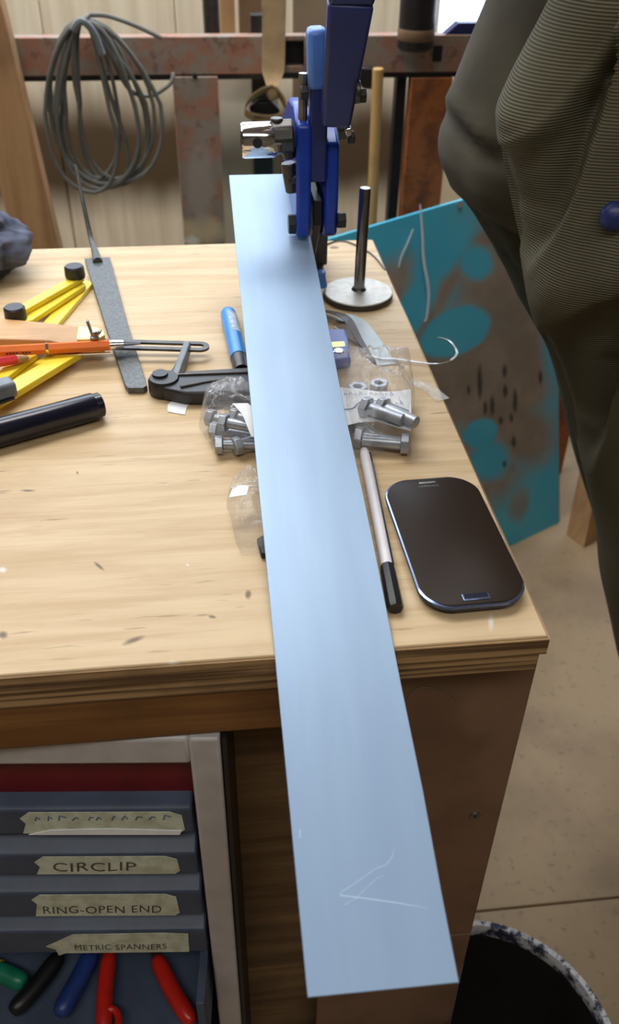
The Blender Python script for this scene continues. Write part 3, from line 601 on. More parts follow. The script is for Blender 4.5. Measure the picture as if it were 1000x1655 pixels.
# sliding bevel
sb = thing('angle_gauge', 'wooden angle gauge with brass tip, wing nut and slotted steel blade', 'angle gauge', on((-0.3571, 0.4320, 0.8800)))
lift = .016
def at(q, z): return V((q[0], q[1], B + z))
part('stock', MB().prism([at(q, .0125) for q in ((-0.4122, 0.3866, 0.9000), (-0.3357, 0.3754, 0.9000), (-0.3254, 0.3698, 0.9000), (-0.3103, 0.3685, 0.9000), (-0.3122, 0.4004, 0.9000), (-0.3342, 0.4098, 0.9000), (-0.4215, 0.4351, 0.9000))], (0, 0, .0085)), 'bevel_wood', sb, .0012)
part('brass_tip', MB().prism([at(q, .006) for q in ((-0.3125, 0.3747, 0.9000), (-0.2925, 0.3742, 0.9000), (-0.2876, 0.3822, 0.9000), (-0.2894, 0.3910, 0.9000), (-0.2954, 0.3977, 0.9000), (-0.3134, 0.4017, 0.9000))], (0, 0, .0155)), 'brass', sb, .001)
bl_ = MB()
A0, A1 = at((-0.3164, 0.3860, 0.8920), .011), at((-0.1956, 0.3722, 0.8920), .009)
dv = (A1 - A0).normalized(); sv = dv.cross(V((0, 0, 1))).normalized(); w_, ti = .0085, .0035
outer = []; inner = []
Lb = (A1 - A0).length
for k in range(13):
    q = math.radians(-90 + 180 * k / 12); outer.append(A1 + dv * (w_ * math.cos(q) - w_) + sv * (w_ * math.sin(q)))
    inner.append(A1 + dv * (ti * math.cos(q) - w_ * 1.0) + sv * (ti * math.sin(q)))
outer = [A0 - sv * w_] + outer + [A0 + sv * w_]; inner = [A0 - sv * ti] + inner + [A0 + sv * ti]
zz = V((0, 0, .0022)); bl_.grid([outer, inner, [q + zz for q in inner], [q + zz for q in outer], outer])
part('blade', bl_, 'dark_steel', sb)
q = at((-0.2961, 0.3753, 0.9020), .0215)
part('screw', MB().lathe([(.0, 0), (.0042, 0), (.0042, .002), (.0026, .003), (.0026, .007), (.0, .007)], q, n=14), 'grey_steel', sb)
part('wing', MB().beam(q + V((-.0015, 0, .003)), q + V((-.0045, .001, .017)), .0022, .005, (0, 1, 0)).beam(q + V((.0015, 0, .003)), q + V((.0065, -.002, .008)), .0022, .005, (0, 1, 0)), 'grey_steel', sb, .0008)
# orange pencil-pen resting across the tools
p0, p1 = at((-0.4074, 0.3567, 0.8960), .0215), at((-0.2833, 0.3709, 0.8940), .0165); d = (p1 - p0).normalized(); L = (p1 - p0).length
op = thing('orange_pen', 'orange hexagonal ballpoint pen with silver band and tip across the yellow tool', 'pen', on((-0.3410, 0.3932, 0.8800)))
part('barrel', MB().lathe([(.0, 0), (.0050, 0), (.0050, L), (.0, L)], p0, d, 6), 'orange', op)
part('band', MB().lathe([(.0049, -.0012), (.0054, -.0012), (.0054, .0012), (.0049, .0012)], p0 + d * (L * .57), d, 6), 'chrome', op)
part('tip', MB().lathe([(.0044, 0), (.0046, .003), (.0040, .012), (.0, .012)], p1, d, 20), 'chrome', op)
part('refill', MB().cyl(p1 + d * .012, p1 + d * .027, .0016, .001, 10), 'grey_plastic', op)
part('pocket_clip', MB().beam(p0 + d * (L * .70) + V((0, -.003, -.0055)), p1 + V((0, -.003, -.0058)), .002, .0012), 'chrome', op)
for k in range(7):
    q = p0 + d * (L * (.30 + .022 * k + (.02 if k > 3 else 0))) + d.cross(V((0, 0, 1))).normalized() * .0046 + V((0, 0, -.0006))
    part('print_mark', MB().box(q, (.0016, .0006, .0016)), 'felt_ink', op)
# red pencil
p0, p1 = at((-0.4030, 0.3315, 0.8940), .020), at((-0.3610, 0.3509, 0.8940), .0165); d = (p1 - p0).normalized(); L = (p1 - p0).length
rp = thing('red_pencil', 'red pencil stub lying on the yellow tool in front of the orange pen', 'pencil', on((-0.3761, 0.3703, 0.8800)))
part('barrel', MB().lathe([(.0, 0), (.0042, 0), (.0042, L), (.0, L)], p0, d, 6), 'pencil_red', rp)
part('point', MB().lathe([(.0042, L), (.0030, L + .006), (.0016, L + .010), (.0, L + .010)], p0, d, 10), 'pencil_wood', rp)
# yellow four bar template
yt = thing('angle_template', 'yellow four-bar angle template with black knobs under the pens', 'angle template', on((-0.3605, 0.4588, 0.8800)))
def bar(px0, px1, w, z, h=.005):
    a_, b_ = at(px0, z), at(px1, z); d_ = (b_ - a_).normalized(); s_ = d_.cross(V((0, 0, 1))).normalized(); pts = []
    for c0, sg in ((b_, 1), (a_, -1)):
        for k in range(9):
            q = math.radians(-90 + 180 * k / 8); pts.append(c0 + d_ * sg * (w / 2 * math.cos(q)) + s_ * sg * (w / 2 * math.sin(q)))
    part('arm', MB().prism(pts, (0, 0, h)), 'yellow', yt, .0008)
bar((-0.3810, 0.3085, 0.8830), (-0.3213, 0.5335, 0.8830), .015, .0005)
bar((-0.3657, 0.4425, 0.8880), (-0.3245, 0.5176, 0.8900), .013, .0065)
bar((-0.3792, 0.4419, 0.8920), (-0.3260, 0.5239, 0.8920), .0125, .0122)
bar((-0.3628, 0.4803, 0.8830), (-0.3375, 0.5255, 0.8830), .016, .0006)
bar((-0.3849, 0.2747, 0.8830), (-0.3163, 0.3712, 0.8830), .017, .0062, .006)
bar((-0.3870, 0.3141, 0.8830), (-0.3260, 0.3862, 0.8830), .013, .0003)
bar((-0.3819, 0.3136, 0.8830), (-0.3541, 0.3709, 0.8830), .013, .0062, .005)
def knob(px, z0):
    q = at(px, z0)
    part('knob', MB().lathe([(.0, 0), (.0098, 0), (.0102, .002), (.0098, .011), (.0085, .0125), (.0, .0125)], q, n=20), 'black', yt)
knob((-0.3279, 0.5241, 0.8960), .0165); knob((-0.3731, 0.4314, 0.8980), .0165)
# grey utility knife
ut = thing('utility_knife', 'grey handled knife poking in over the yellow tool beside the black tube', 'knife', on((-0.3671, 0.3124, 0.8800)))
part('handle', MB().beam(at((-0.3973, 0.2719, 0.8900), .021), at((-0.3547, 0.2978, 0.8920), .0205), .016, .014), 'grey_plastic', ut, .003)
part('seam', MB().beam(at((-0.3951, 0.2606, 0.8900), .0145), at((-0.3548, 0.2893, 0.8900), .0145), .004, .002), 'black', ut)
# black tube
p0, p1 = on((-0.3928, 0.2263, 0.8905), .0112), on((-0.2849, 0.2775, 0.8905), .0112); d = (p1 - p0).normalized(); L = (p1 - p0).length
mk = thing('marker_pen', 'thick black marker lying at the left edge of the bench', 'marker', on(p0))
part('barrel', MB().lathe([(.0, 0), (.0112, 0), (.0112, L - .006), (.0106, L - .005), (.0, L - .005)], p0, d, 28), 'black_gloss', mk)
part('end_plug', MB().lathe([(.0098, L - .006), (.0100, L), (.0088, L + .001), (.0, L + .0005)], p0, d, 24), 'black_gloss', mk)
part('plug_dot', MB().lathe([(.0, L + .0007), (.0028, L + .0012), (.003, L)], p0 + V((.0, -.002, -.003)), d, 10), 'pencil_red', mk)
# rag
rg = MB(); rows = []; rc = V((-0.4116, 0.5668, 0.8800)) + V((-.026, .012, 0)); rc.z = B
for i in range(28):
    th = math.pi * i / 27; row = []
    for j in range(48):
        f = 2 * math.pi * j / 48; n_ = V((math.sin(th) * math.cos(f), math.sin(th) * math.sin(f), math.cos(th)))
        q = n_ * 2.3; r_ = 1 + .30 * noise.noise(q) + .20 * (1 - abs(noise.noise(q * 2.2 + V((3, 1, 2)))) * 2.2) - .1
        w_ = V((n_.x * .056, n_.y * .05, n_.z * .034)) * r_ + V((0, 0, .030)); w_.z = max(w_.z, .0006 + .001 * abs(noise.noise(q * 3)))
        row.append(rc + w_)
    rows.append(row)
rg.grid(rows, True)
solo('cotton_rag', rg, 'rag', 'crumpled dark blue grey rag on the back corner of the bench', 'rag', tuple(rc), angle=180, sub=1)

# blue clip box under the strip
bc = thing('blue_holder', 'small dark blue plastic block with a bright disc beside the strip', 'holder', on((-0.0751, 0.3769, 0.8800)))
part('body', MB().prism([at(q, .0005) for q in ((-0.0976, 0.3347, 0.8840), (-0.0709, 0.3393, 0.8840), (-0.0662, 0.3998, 0.8840), (-0.0924, 0.4020, 0.8840))], (0, 0, .010)), 'blue', bc, .003)
part('label', MB().prism([at(q, .0104) for q in ((-0.0855, 0.3611, 0.8905), (-0.0729, 0.3624, 0.8905), (-0.0726, 0.3722, 0.8905), (-0.0852, 0.3720, 0.8905))], (0, 0, .0004)), 'brass', bc)
part('bright_disc', MB().lathe([(.0, .0015), (.004, .0012), (.0052, 0)], at((-0.0803, 0.3535, 0.8905), .0105), n=18), 'chrome', bc)
# film strips
st = [at(q, z) for q, z in (((-0.0956, 0.4536, 0.8840), .006), ((-0.0753, 0.4435, 0.8840), .006), ((-0.0634, 0.4193, 0.8840), .010), ((-0.0568, 0.3837, 0.8840), .006), ((-0.0479, 0.3466, 0.8840), .001))]
solo('dark_film_strip', MB().ribbon(smooth_path(st, 5), [.017 - .014 * (i / 20) for i in range(21)], .0006, (0, .4, 1)), 'dark_film', 'curled dark brown film strip between the steel disc and blue block', 'film strip', tuple(st[1]))
st = [at(q, z) for q, z in (((-0.0674, 0.4429, 0.8840), .001), ((-0.0524, 0.4320, 0.8840), .0012), ((-0.0438, 0.3915, 0.8840), .001), ((-0.0379, 0.3422, 0.8840), .001))]
solo('pale_film_strip', MB().ribbon(smooth_path(st, 5), .017, .0004, (0, 0, 1)), 'pale_film', 'pale grey film strip lying beside the dark curled strip', 'film strip', tuple(st[1]))
st = smooth_path([at((-0.0756, 0.4177, 0.8820), .003), at((-0.0576, 0.3777, 0.8820), .003), at((-0.0463, 0.3549, 0.8820), .002), at((-0.0281, 0.3487, 0.8820), .0025), at((-0.0015, 0.3394, 0.8820), .002), at((0.0097, 0.3347, 0.8840), .004), (0.0120, 0.3131, 0.8985), (0.0300, 0.3570, 0.8826), (0.0300, 0.3851, 0.8797), (0.0260, 0.4108, 0.8708)], 5)
solo('silver_wire', MB().ribbon(st, .0022, .0007, (.1, 0, 1)), 'wire', 'twisted silver wire curling over the right bench edge', 'wire', tuple(st[0]))
# loose clear strip on the edge
st = [at(q, .001) for q in ((-0.0229, 0.3110, 0.8800), (-0.0100, 0.2991, 0.8800), (-0.0008, 0.2774, 0.8800))]
solo('clear_strip', MB().ribbon(smooth_path(st, 4), .012, .0004), 'poly', 'short clear plastic strip at the right bench edge by the bolt bag', 'film strip', tuple(st[1]))

# bolts and bags
def bolt_proto(label, group, base, L, r=.0042):
    t_ = thing('hex_bolt', label, 'bolt', base, group)
    b_ = V(base)
    part('shank', MB().cyl(b_, b_ + V((L, 0, 0)), r, r * .96, 14), 'bolt_zinc', t_, .0005)
    part('head', MB().cyl(b_ - V((.006, 0, 0)), b_, r * 1.75, r * 1.75, 6), 'bolt_zinc', t_, .0006)
    return t_
def bolts(spots, kind, group, L, r):
    o = None
    for px, z, rot, lab in spots:
        loc = at(px, z)
        if o is None:
            o = bolt_proto(kind + lab, group, (0, 0, 0), L, r); o.location = loc; o.rotation_euler = rot
        else: copy_tree(o, loc, rot)['label'] = kind + lab
R_ = math.radians
bolts([((-0.1942, 0.2522, 0.8900), .0085, (0, 0, R_(-30)), 'furthest up and left'), ((-0.1917, 0.2336, 0.8900), .0085, (0, 0, R_(-20)), 'in the middle at its left end'), ((-0.1885, 0.2139, 0.8900), .0085, (0, 0, R_(-4)), 'nearest the front edge'),
       ((-0.1754, 0.2524, 0.8900), .0085, (0, 0, R_(-28)), 'under the folded slip'), ((-0.1753, 0.2127, 0.8900), .0085, (0, 0, R_(24)), 'at the front beside the strip'), ((-0.1840, 0.2238, 0.8980), .0215, (0, 0, R_(-24)), 'lying on top of the others')],
      'grey hex bolt in the left bag, ', 'bolts in the left bag', .028, .0042)
bolts([((-0.0738, 0.2276, 0.9020), .0265, (0, 0, R_(-40)), 'on top over the note'), ((-0.0613, 0.2265, 0.9020), .0262, (0, 0, R_(-48)), 'second on top right of the other'), ((-0.0806, 0.2310, 0.8900), .0095, (0, 0, R_(-62)), 'low beside the strip'),
       ((-0.0524, 0.2017, 0.8900), .0095, (0, 0, R_(166)), 'at its front right corner'), ((-0.0804, 0.2130, 0.8900), .0095, (0, 0, R_(-20)), 'at the front near the pen')],
      'grey hex bolt in the right bag, ', 'bolts in the right bag', .030, .0050)
nt = None
for px, lab in (((-0.0718, 0.2940, 0.8860), 'grey hex nut behind the note, next to the strip'), ((-0.0528, 0.2987, 0.8860), 'grey hex nut above the middle of the note, furthest back')):
    if nt is None:
        nt = thing('hex_nut', lab, 'nut', (0, 0, 0), 'nuts in the right bag')
        part('body', MB().lathe([(.004, -.004), (.0085, -.004), (.0085, .004), (.004, .004), (.004, -.004)], (0, 0, 0), (0, 0, 1), 6), 'bolt_zinc', nt, .0006)
        nt.location = at(px, .0045)
    else: copy_tree(nt, at(px, .0045), (0, 0, .5))['label'] = lab
def bag(name, label, outline, hmax, wr, seed):
    P = [at(q, 0) for q in outline]; c0 = sum(P, V()) / len(P); ring = []
    n = len(P)
    for i in range(n):
        for k in range(12): ring.append(P[i].lerp(P[(i + 1) % n], k / 12))
    mb = MB(); rows = []
    fr = [1.0, .96, .91, .85, .78, .70, .61, .52, .43, .34, .25, .16, .08, .01]
    for i, f in enumerate(fr):
        row = []
        for j, p in enumerate(ring):
            q = c0.lerp(p, f); hh = hmax * (1 - f ** 3) ** .7
            e_ = min(1, (1 - f) * 6)
            a1 = noise.noise(V((q.x * 70, q.y * 70, seed))); a2 = noise.noise(V((q.x * 170, q.y * 130, seed + 5)))
            hh += e_ * wr * (1.1 * (1 - 2.6 * abs(a1)) + .6 * (1 - 2.6 * abs(a2)))
            d_ = (p - c0).normalized() * (.0025 * noise.noise(V((p.x * 60, p.y * 60, seed + 9))) * f)
            row.append(V((q.x + d_.x, q.y + d_.y, B + (max(.0012, hh) if i else .0008))))
        rows.append(row)
    mb.grid(rows, True)
    return solo(name, mb, 'poly', label, 'plastic bag', tuple(V((c0.x, c0.y, B))), angle=22)
bag('plastic_bag', 'clear bag of bolts poking out left of the strip', ((-0.2032, 0.2810, 0.8800), (-0.1943, 0.2902, 0.8800), (-0.1554, 0.2888, 0.8800), (-0.1520, 0.2496, 0.8800), (-0.1546, 0.2122, 0.8800), (-0.1961, 0.2142, 0.8800), (-0.2065, 0.2544, 0.8800)), .031, .004, 1.0)
bag('plastic_bag', 'clear bag with handwritten note and bolts right of the strip', ((-0.0872, 0.3504, 0.8800), (-0.0505, 0.3496, 0.8800), (-0.0156, 0.3420, 0.8800), (-0.0254, 0.2775, 0.8800), (-0.0444, 0.1988, 0.8800), (-0.0536, 0.2118, 0.8800), (-0.0833, 0.1947, 0.8800), (-0.0945, 0.1999, 0.8800)), .034, .004, 7.0)
bag('plastic_bag', 'small empty crinkled clear bag nearest the front of the bench', ((-0.1850, 0.1678, 0.8800), (-0.1698, 0.1805, 0.8800), (-0.1544, 0.1650, 0.8800), (-0.1581, 0.0885, 0.8800), (-0.1813, 0.0926, 0.8800), (-0.1886, 0.1442, 0.8800)), .019, .0045, 13.0)
def note(name, label, pts, zs):
    rows = [[at(q, z) for q in r] for r, z in zip(pts, zs)]
    mb = MB(); top = [[q + V((0, 0, .0003)) for q in r] for r in rows]; mb.grid(rows); mb.grid(top)
    return solo(name, mb, 'paper', label, 'paper note', tuple(rows[0][0]))
n1 = note('paper_note', 'handwritten white note in the bag right of the strip',
     (((-0.1031, 0.2117, 0.9000), (-0.0829, 0.2188, 0.9000), (-0.0683, 0.2194, 0.9000), (-0.0555, 0.2093, 0.9000), (-0.0452, 0.2030, 0.9000)), ((-0.0958, 0.2484, 0.8980), (-0.0785, 0.2469, 0.8980), (-0.0637, 0.2456, 0.8980), (-0.0497, 0.2396, 0.8980), (-0.0386, 0.2348, 0.8980)), ((-0.0909, 0.2837, 0.8940), (-0.0734, 0.2791, 0.8940), (-0.0586, 0.2737, 0.8940), (-0.0433, 0.2724, 0.8940), (-0.0302, 0.2753, 0.8940))), (.0195, .0180, .0140))
for row_, px0 in ((0, (-0.0878, 0.2657, 0.8960)), (1, (-0.0666, 0.2458, 0.8980))):
    q0 = at(px0, .0186 if row_ else .0168)
    for k in range(10 - 4 * row_):
        q = q0 + V((.0042 * k, -.0004 * k, 0))
        part('pen_stroke', MB().ribbon([q, q + V((.001, .003 * (1 + k % 2), 0)), q + V((.0025, .0005, 0))], .0005, .0002), 'ink', n1)
wl = smooth_path([at(q, .0190) for q in ((-0.0935, 0.2399, 0.8990), (-0.0844, 0.2410, 0.8990), (-0.0771, 0.2499, 0.8990), (-0.0629, 0.2506, 0.8990), (-0.0494, 0.2417, 0.8990), (-0.0410, 0.2334, 0.8990))], 4)
part('wavy_line', MB().ribbon(wl, .0008, .0003), 'ink', n1)
note('paper_note', 'folded white slip in the bag left of the strip', (((-0.1793, 0.2346, 0.9100), (-0.1678, 0.2340, 0.9120)), ((-0.1724, 0.2195, 0.9100), (-0.1593, 0.2187, 0.9120)), ((-0.1671, 0.2018, 0.9000), (-0.1551, 0.2007, 0.9000))), (.032, .031, .022))
note('paper_note', 'white folded slip inside the small empty bag', (((-0.1865, 0.1291, 0.9000), (-0.1746, 0.1308, 0.9000)), ((-0.1836, 0.1388, 0.9000), (-0.1724, 0.1407, 0.9000)), ((-0.1781, 0.1469, 0.8980), (-0.1644, 0.1442, 0.8980))), (.021, .021, .018))
part_b = MB().prism([at(q, .0006) for q in ((-0.1696, 0.1025, 0.8800), (-0.1585, 0.1108, 0.8800), (-0.1582, 0.0873, 0.8800), (-0.1677, 0.0863, 0.8800))], (0, 0, .005))
solo('rubber_chip', part_b, 'black', 'small black chip at the front of the crinkled empty bag', 'chip', on((-0.1638, 0.0955, 0.8800)), bevel=.001)

# ================================================================== steel rack behind
rk = thing('steel_rack', 'chipped red and grey steel rack frame standing behind the bench', 'rack', (-.1, 1.40, 0))
RY = 1.36
SA, SB = (-0.0400, 1.3600, 0.9650)[0], (-0.0065, 1.3600, 0.9648)[0]
part('rail', MB().span((-.75, RY, B + .0325), (SA, RY + .03, B + .0925)).span((SA, RY + .004, B + .0325), (SB, RY + .03, B + .044)).span((SA, RY + .004, B + .084), (SB, RY + .03, B + .0925)).span((SB, RY, B + .0325), (.70, RY + .03, B + .0925)).span((SA, RY + .027, B + .044), (SB, RY + .030, B + .084)), 'rack', rk, .0015)
part('slot', MB().span((.2230, RY - .0008, B + .050), (.2400, RY + .001, B + .076)), 'black', rk)
part('slot', MB().span((SA + .0005, RY + .0255, B + .0442), (SB - .0005, RY + .0268, B + .0838)).span((SA + .0005, RY + .004, B + .0442), (SA + .0012, RY + .0268, B + .0838)).span((SB - .0012, RY + .004, B + .0442), (SB - .0005, RY + .0268, B + .0838)), 'black', rk)
part('rail_lip', MB().span((-.75, RY + .002, B + .024), (.70, RY + .03, B + .0322)), 'black', rk)
part('post', MB().span((-.2400, RY - .004, 0), (-.160, RY + .03, B + .030)), 'rack', rk, .0015, label='chipped red and grey post')
part('post', MB().span((.1880, RY - .002, 0), (.2640, RY + .03, B + .0235)), 'rust', rk, .0015, label='rust brown post')
part('post', MB().span((-.74, RY, 0), (-.68, RY + .03, B + .03)), 'rack', rk, .0015)
part('post', MB().span((.57, RY, 0), (.64, RY + .03, B + .03)), 'rust', rk, .0015, label='rust brown post')
part('inner_post', MB().span((.168, RY + .032, 0), (.187, RY + .06, B + .03)), 'black', rk, .001)
part('inner_post', MB().span((-.098, RY + .032, 0), (-.062, RY + .06, B + .12)), 'black', rk, .001)
part('bolt', MB().lathe([(.0, .004), (.004, .004), (.005, 0)], (-0.1997, 1.3550, 0.9113), (0, -1, 0), 10), 'black', rk)
# things behind the rack top
lt = MB().prism([(-0.5219, 1.3000, 1.1965), (-0.5024, 1.3000, 1.0704), (-0.4966, 1.3000, 1.0016), (-0.4710, 1.3000, 0.6255), (-0.4497, 1.3000, 0.1221), (-0.5431, 1.3000, 0.1280), (-0.5509, 1.3000, 0.6338), (-0.5601, 1.3000, 0.8005), (-0.5485, 1.3000, 1.1963)], (0, .045, 0))
for v in lt.v: v.z = max(v.z, 0.0)
solo('timber_post', lt, 'timber', 'rough brown timber leaning at the left in front of the steel rack', 'timber', (-.55, 1.32, 0), bevel=.002)
MT['dull_sheet'] = cladding('dull_leaning_sheet', (-0.1164, 1.4400, 0.8481)[2], (-0.1237, 1.4400, 0.6316)[2])  # sheet carries the same painted-in band of shade and reflection
q0, q1 = V((-0.1787, 1.4400, 0.8105)), V((-0.0467, 1.4400, 0.8085))
solo('metal_sheet', MB().span((q0.x, 1.435, 0), (q1.x, 1.438, B + .045)), 'dull_sheet', 'dull metal sheet with painted-in shade band standing behind the rack left of the shear', 'metal sheet', (q0.x, 1.436, 0), bevel=.0005)
bp = V((-0.1345, 1.5200, 1.0051))
solo('timber_batten', MB().span((bp.x - .014, 1.50, 0), (bp.x + .014, 1.53, B + .35)), 'timber', 'upright brown batten behind the rack rail left of the strap', 'batten', (bp.x, 1.515, 0), bevel=.002)
q0, q1 = V((-0.1096, 1.6000, 0.9624)), V((-0.0638, 1.6000, 0.9622))
solo('brown_panel', MB().span((q0.x, 1.60, 0), (q1.x, 1.62, B + .32)), 'brown_panel', 'narrow brown panel standing behind the beige strap', 'panel', (q0.x, 1.61, 0), bevel=.002)
q0, q1 = V((-0.0014, 1.6200, 0.9588)), V((0.1048, 1.6200, 0.9584))
solo('grey_panel', MB().span((q0.x, 1.62, B - .12), (q1.x, 1.64, B + .32)).span((q0.x + .03, 1.625, 0), (q0.x + .06, 1.638, B - .12)), 'wall_dull', 'dull grey panel standing behind the blue shear lever', 'panel', (q0.x, 1.63, 0), bevel=.002)
q0, q1 = V((-0.1750, 1.6600, 0.9533)), V((-0.1491, 1.6600, 0.9532))
solo('dark_pipe', MB().cyl((q0.x + .015, 1.70, 0), (q0.x + .015, 1.70, B + .4), .018, .018, 16), 'dark_steel', 'dark upright pipe behind the rack left of the brown batten', 'pipe', (q0.x + .015, 1.70, 0))
# strap with knot
sp = thing('webbing_strap', 'beige webbing strap hanging over the rack rail with a loop', 'strap', (-0.0628, 1.3350, 0.9368))
part('band', MB().ribbon(smooth_path([(-0.0581, 1.3400, 1.1342), (-0.0603, 1.3400, 1.0300), (-0.0620, 1.3400, 0.9743), (-0.0635, 1.3400, 0.9309), (-0.0653, 1.3350, 0.9092), (-0.0684, 1.3250, 0.8914)], 5), [.040] * 17 + [.038, .036, .033, .029, .026, .022, .018, .017, .016][:9], .0015, (0, -1, 0)), 'strap', sp)
lp = smooth_path([(-0.0662, 1.3250, 0.8934), (-0.0885, 1.3180, 0.8891), (-0.1110, 1.3100, 0.8751), (-0.1154, 1.3200, 0.8565), (-0.0972, 1.3350, 0.8443), (-0.0661, 1.3350, 0.8417), (-0.0451, 1.3200, 0.8555), (-0.0480, 1.3100, 0.8764), (-0.0601, 1.3200, 0.8904), (-0.0682, 1.3280, 0.8907)], 5)
rows = [[p + V((0, -.022, .012)), p + V((0, .020, -.008)), p + V((0, .0205, -.0062)), p + V((0, -.022, .0148))] for p in lp]
part('buckle', MB().prism([(-0.1083, 1.3250, 0.8634), (-0.0927, 1.3250, 0.8755), (-0.0687, 1.3250, 0.8752), (-0.0523, 1.3250, 0.8606), (-0.0580, 1.3250, 0.8462), (-0.0978, 1.3250, 0.8467)], (0, .02, 0)), 'black', sp, .003)
part('loop', MB().grid(rows, True), 'strap', sp)
part('knot', MB().lathe([(.0, -.012), (.010, -.008), (.013, 0), (.010, .008), (.0, .011)], (-0.0668, 1.3180, 0.8909), (1, 0, .2), 12), 'strap', sp)
# dowel
solo('wood_dowel', MB().tube([(0.1176, 1.3350, 0.9174), (0.1164, 1.3350, 0.9194), (0.1178, 1.3000, 0.6723), (0.1194, 1.2700, 0.4168)] if False else [V((0.1188, 1.3200, 0.9284)), V((0.1224, 1.3200, 0.6494)), V((0.1255, 1.3200, 0.5025)) * 1.0, V((V((0.1255, 1.3200, 0.5025)).x - .02, 1.28, 0))], [.0098, .0098, .0098, .0098], 14), 'dowel', 'pale round wooden dowel leaning upright in front of the rack', 'dowel', (V((0.1255, 1.3200, 0.5025)).x - .02, 1.28, 0), bevel=.002)
solo('black_clamp', MB().prism([(0.0875, 1.3500, 0.9247), (0.1254, 1.3500, 0.9223), (0.1277, 1.3500, 0.8857), (0.1005, 1.3500, 0.8880), (0.0864, 1.3500, 0.9005)], (0, .05, 0)), 'black', 'black lump of a clamp under the rail behind the shear lever', 'clamp', (0.1111, 1.3700, 0.8980), bevel=.004)
# hanging black can and dark box against the window
cc = V((0.1825, 1.3250, 0.9659))
bk = thing('hanging_can', 'dark cylindrical can with a brown band in front of the rack rail', 'can', tuple(cc))
part('body', MB().lathe([(.0, -.010), (.026, -.010), (.031, -.006), (.031, .02), (.031, .20), (.0, .20)], cc, n=32), 'black', bk)
part('band', MB().lathe([(.0312, .006), (.0320, .008), (.0322, .022), (.0312, .024)], cc, n=32), 'brown_panel', bk)
q = V((0.2730, 1.3700, 0.9790))
solo('wedge_box', MB().prism([(q.x - .03, RY + .002, B + .0928), (q.x + .09, RY + .002, B + .0928), (q.x + .09, RY + .002, B + .111), (q.x - .008, RY + .002, B + .111)], (0, .025, 0)), 'navy', 'dark wedge lying on the rack rail before the bright window', 'wedge', (q.x, RY + .015, B + .0928), bevel=.001)
# coil of cable
cp = []; NL = 9; CY = 1.27
O = V((-0.3699, 1.2700, 1.0128)); sx = .00112
spec = [((l + r) / 2 - 135, (r - l) / 1.55, (b - 32) / 2) for l, r, b in ((50, 188, 278), (90, 150, 262), (56, 214, 270), (118, 190, 250), (100, 250, 262), (68, 138, 274), (96, 178, 242), (52, 232, 273), (132, 200, 256), (60, 210, 280))]
for L_ in range(NL):
    for k in range(28):
        t_ = k / 28; a0, a1 = spec[L_], spec[L_ + 1]; cx, rx, ry = [a0[i] + (a1[i] - a0[i]) * t_ for i in range(3)]
        th = 2 * math.pi * t_; y = ry * (1 - math.cos(th)); x = (cx * min(1, 1 - math.cos(th)) + (-1) * rx * math.sin(th) * (.55 + .45 * (1 - math.cos(th)) / 2) ) + 6 * noise.noise(V((L_ * 3.1, k * .2, 0)))
        cp.append(O + V((x * sx, .004 * (L_ - 4) + .010 * noise.noise(V((L_ * 2.0, k * .15, 4))), -y * sx)))
tail0 = smooth_path([(-0.2481, 1.2620, 0.9870), (-0.2877, 1.2620, 1.0050), (-0.3300, 1.2650, 1.0187), (-0.3593, 1.2700, 1.0197)], 6)
tail1 = smooth_path([O, (-0.3454, 1.2850, 0.9854), (-0.3143, 1.2900, 0.9096), (-0.2796, 1.2900, 0.8947), (-0.2472, 1.2900, 0.9089), (-0.2369, 1.2950, 0.9212), (-0.2364, 1.3000, 0.9279)], 6)
cb = thing('cable_coil', 'tangled coil of grey cable hanging on the rack at the left', 'cable', tuple(O))
part('cable', MB().tube(tail0 + cp + tail1, .0036, 8), 'cable', cb)
part('tie', MB().tube(smooth_path([O + V((-.014, -.03, -.01)), O + V((0, -.034, .004)), O + V((.016, -.03, -.012)), O + V((.026, -.028, -.045))], 5), .0060, 8), 'grey_plastic', cb)
part('hook', MB().tube([O + V((.004, -.01, -.004)), O + V((.004, .05, -.006)), O + V((.004, .09, -.02))], .004, 8), 'dark_steel', cb)

# ================================================================== blue board, block and white strands
EV, UV_, BN = V((0.88571, 0.46424, 0.00000)), V((-0.11260, 0.21482, 0.97014)), V((0.45038, -0.85926, 0.24254))
c0 = V((0.4441, 1.1050, 0.0000)); Hh = (V((0.0394, 1.0958, 0.7191)) - c0).dot(UV_)
Hr = (V((0.2715, 1.2206, 0.7302)) - c0).dot(UV_); s0, s1_ = -.62, (V((0.5704, 1.1712, -0.0000)) - c0).dot(EV)
def bpnt(s_, h_): return c0 + EV * s_ + UV_ * h_
hA = Hh + (Hr - Hh) * (s0 - (V((0.0394, 1.0958, 0.7191)) - c0).dot(EV)) / ((V((0.2715, 1.2206, 0.7302)) - V((0.0394, 1.0958, 0.7191))).dot(EV)); hB = Hr + (Hr - Hh) * .9
bd = thing('blue_board', 'blue board with grey overspray leaning beyond the right bench edge', 'board', (0, 0, 0))
part('face', MB().prism([bpnt(s0, 0.0), bpnt(s1_, 0.0), bpnt(s1_, hB), bpnt(s0, hA)], -BN * .012), 'board', bd)
part('edge_strip', MB().prism([bpnt(s1_ + .0005, .002), bpnt(s1_ + .004, .002) - BN * .002, bpnt(s1_ + .004, hB) - BN * .03, bpnt(s1_ + .0005, hB)], -BN * .034), 'board_edge', bd)
part('nail', MB().lathe([(.0, .002), (.006, .002), (.006, 0)], V((0.2614, 1.2133, 0.7229)), BN, 10), 'chrome', bd)
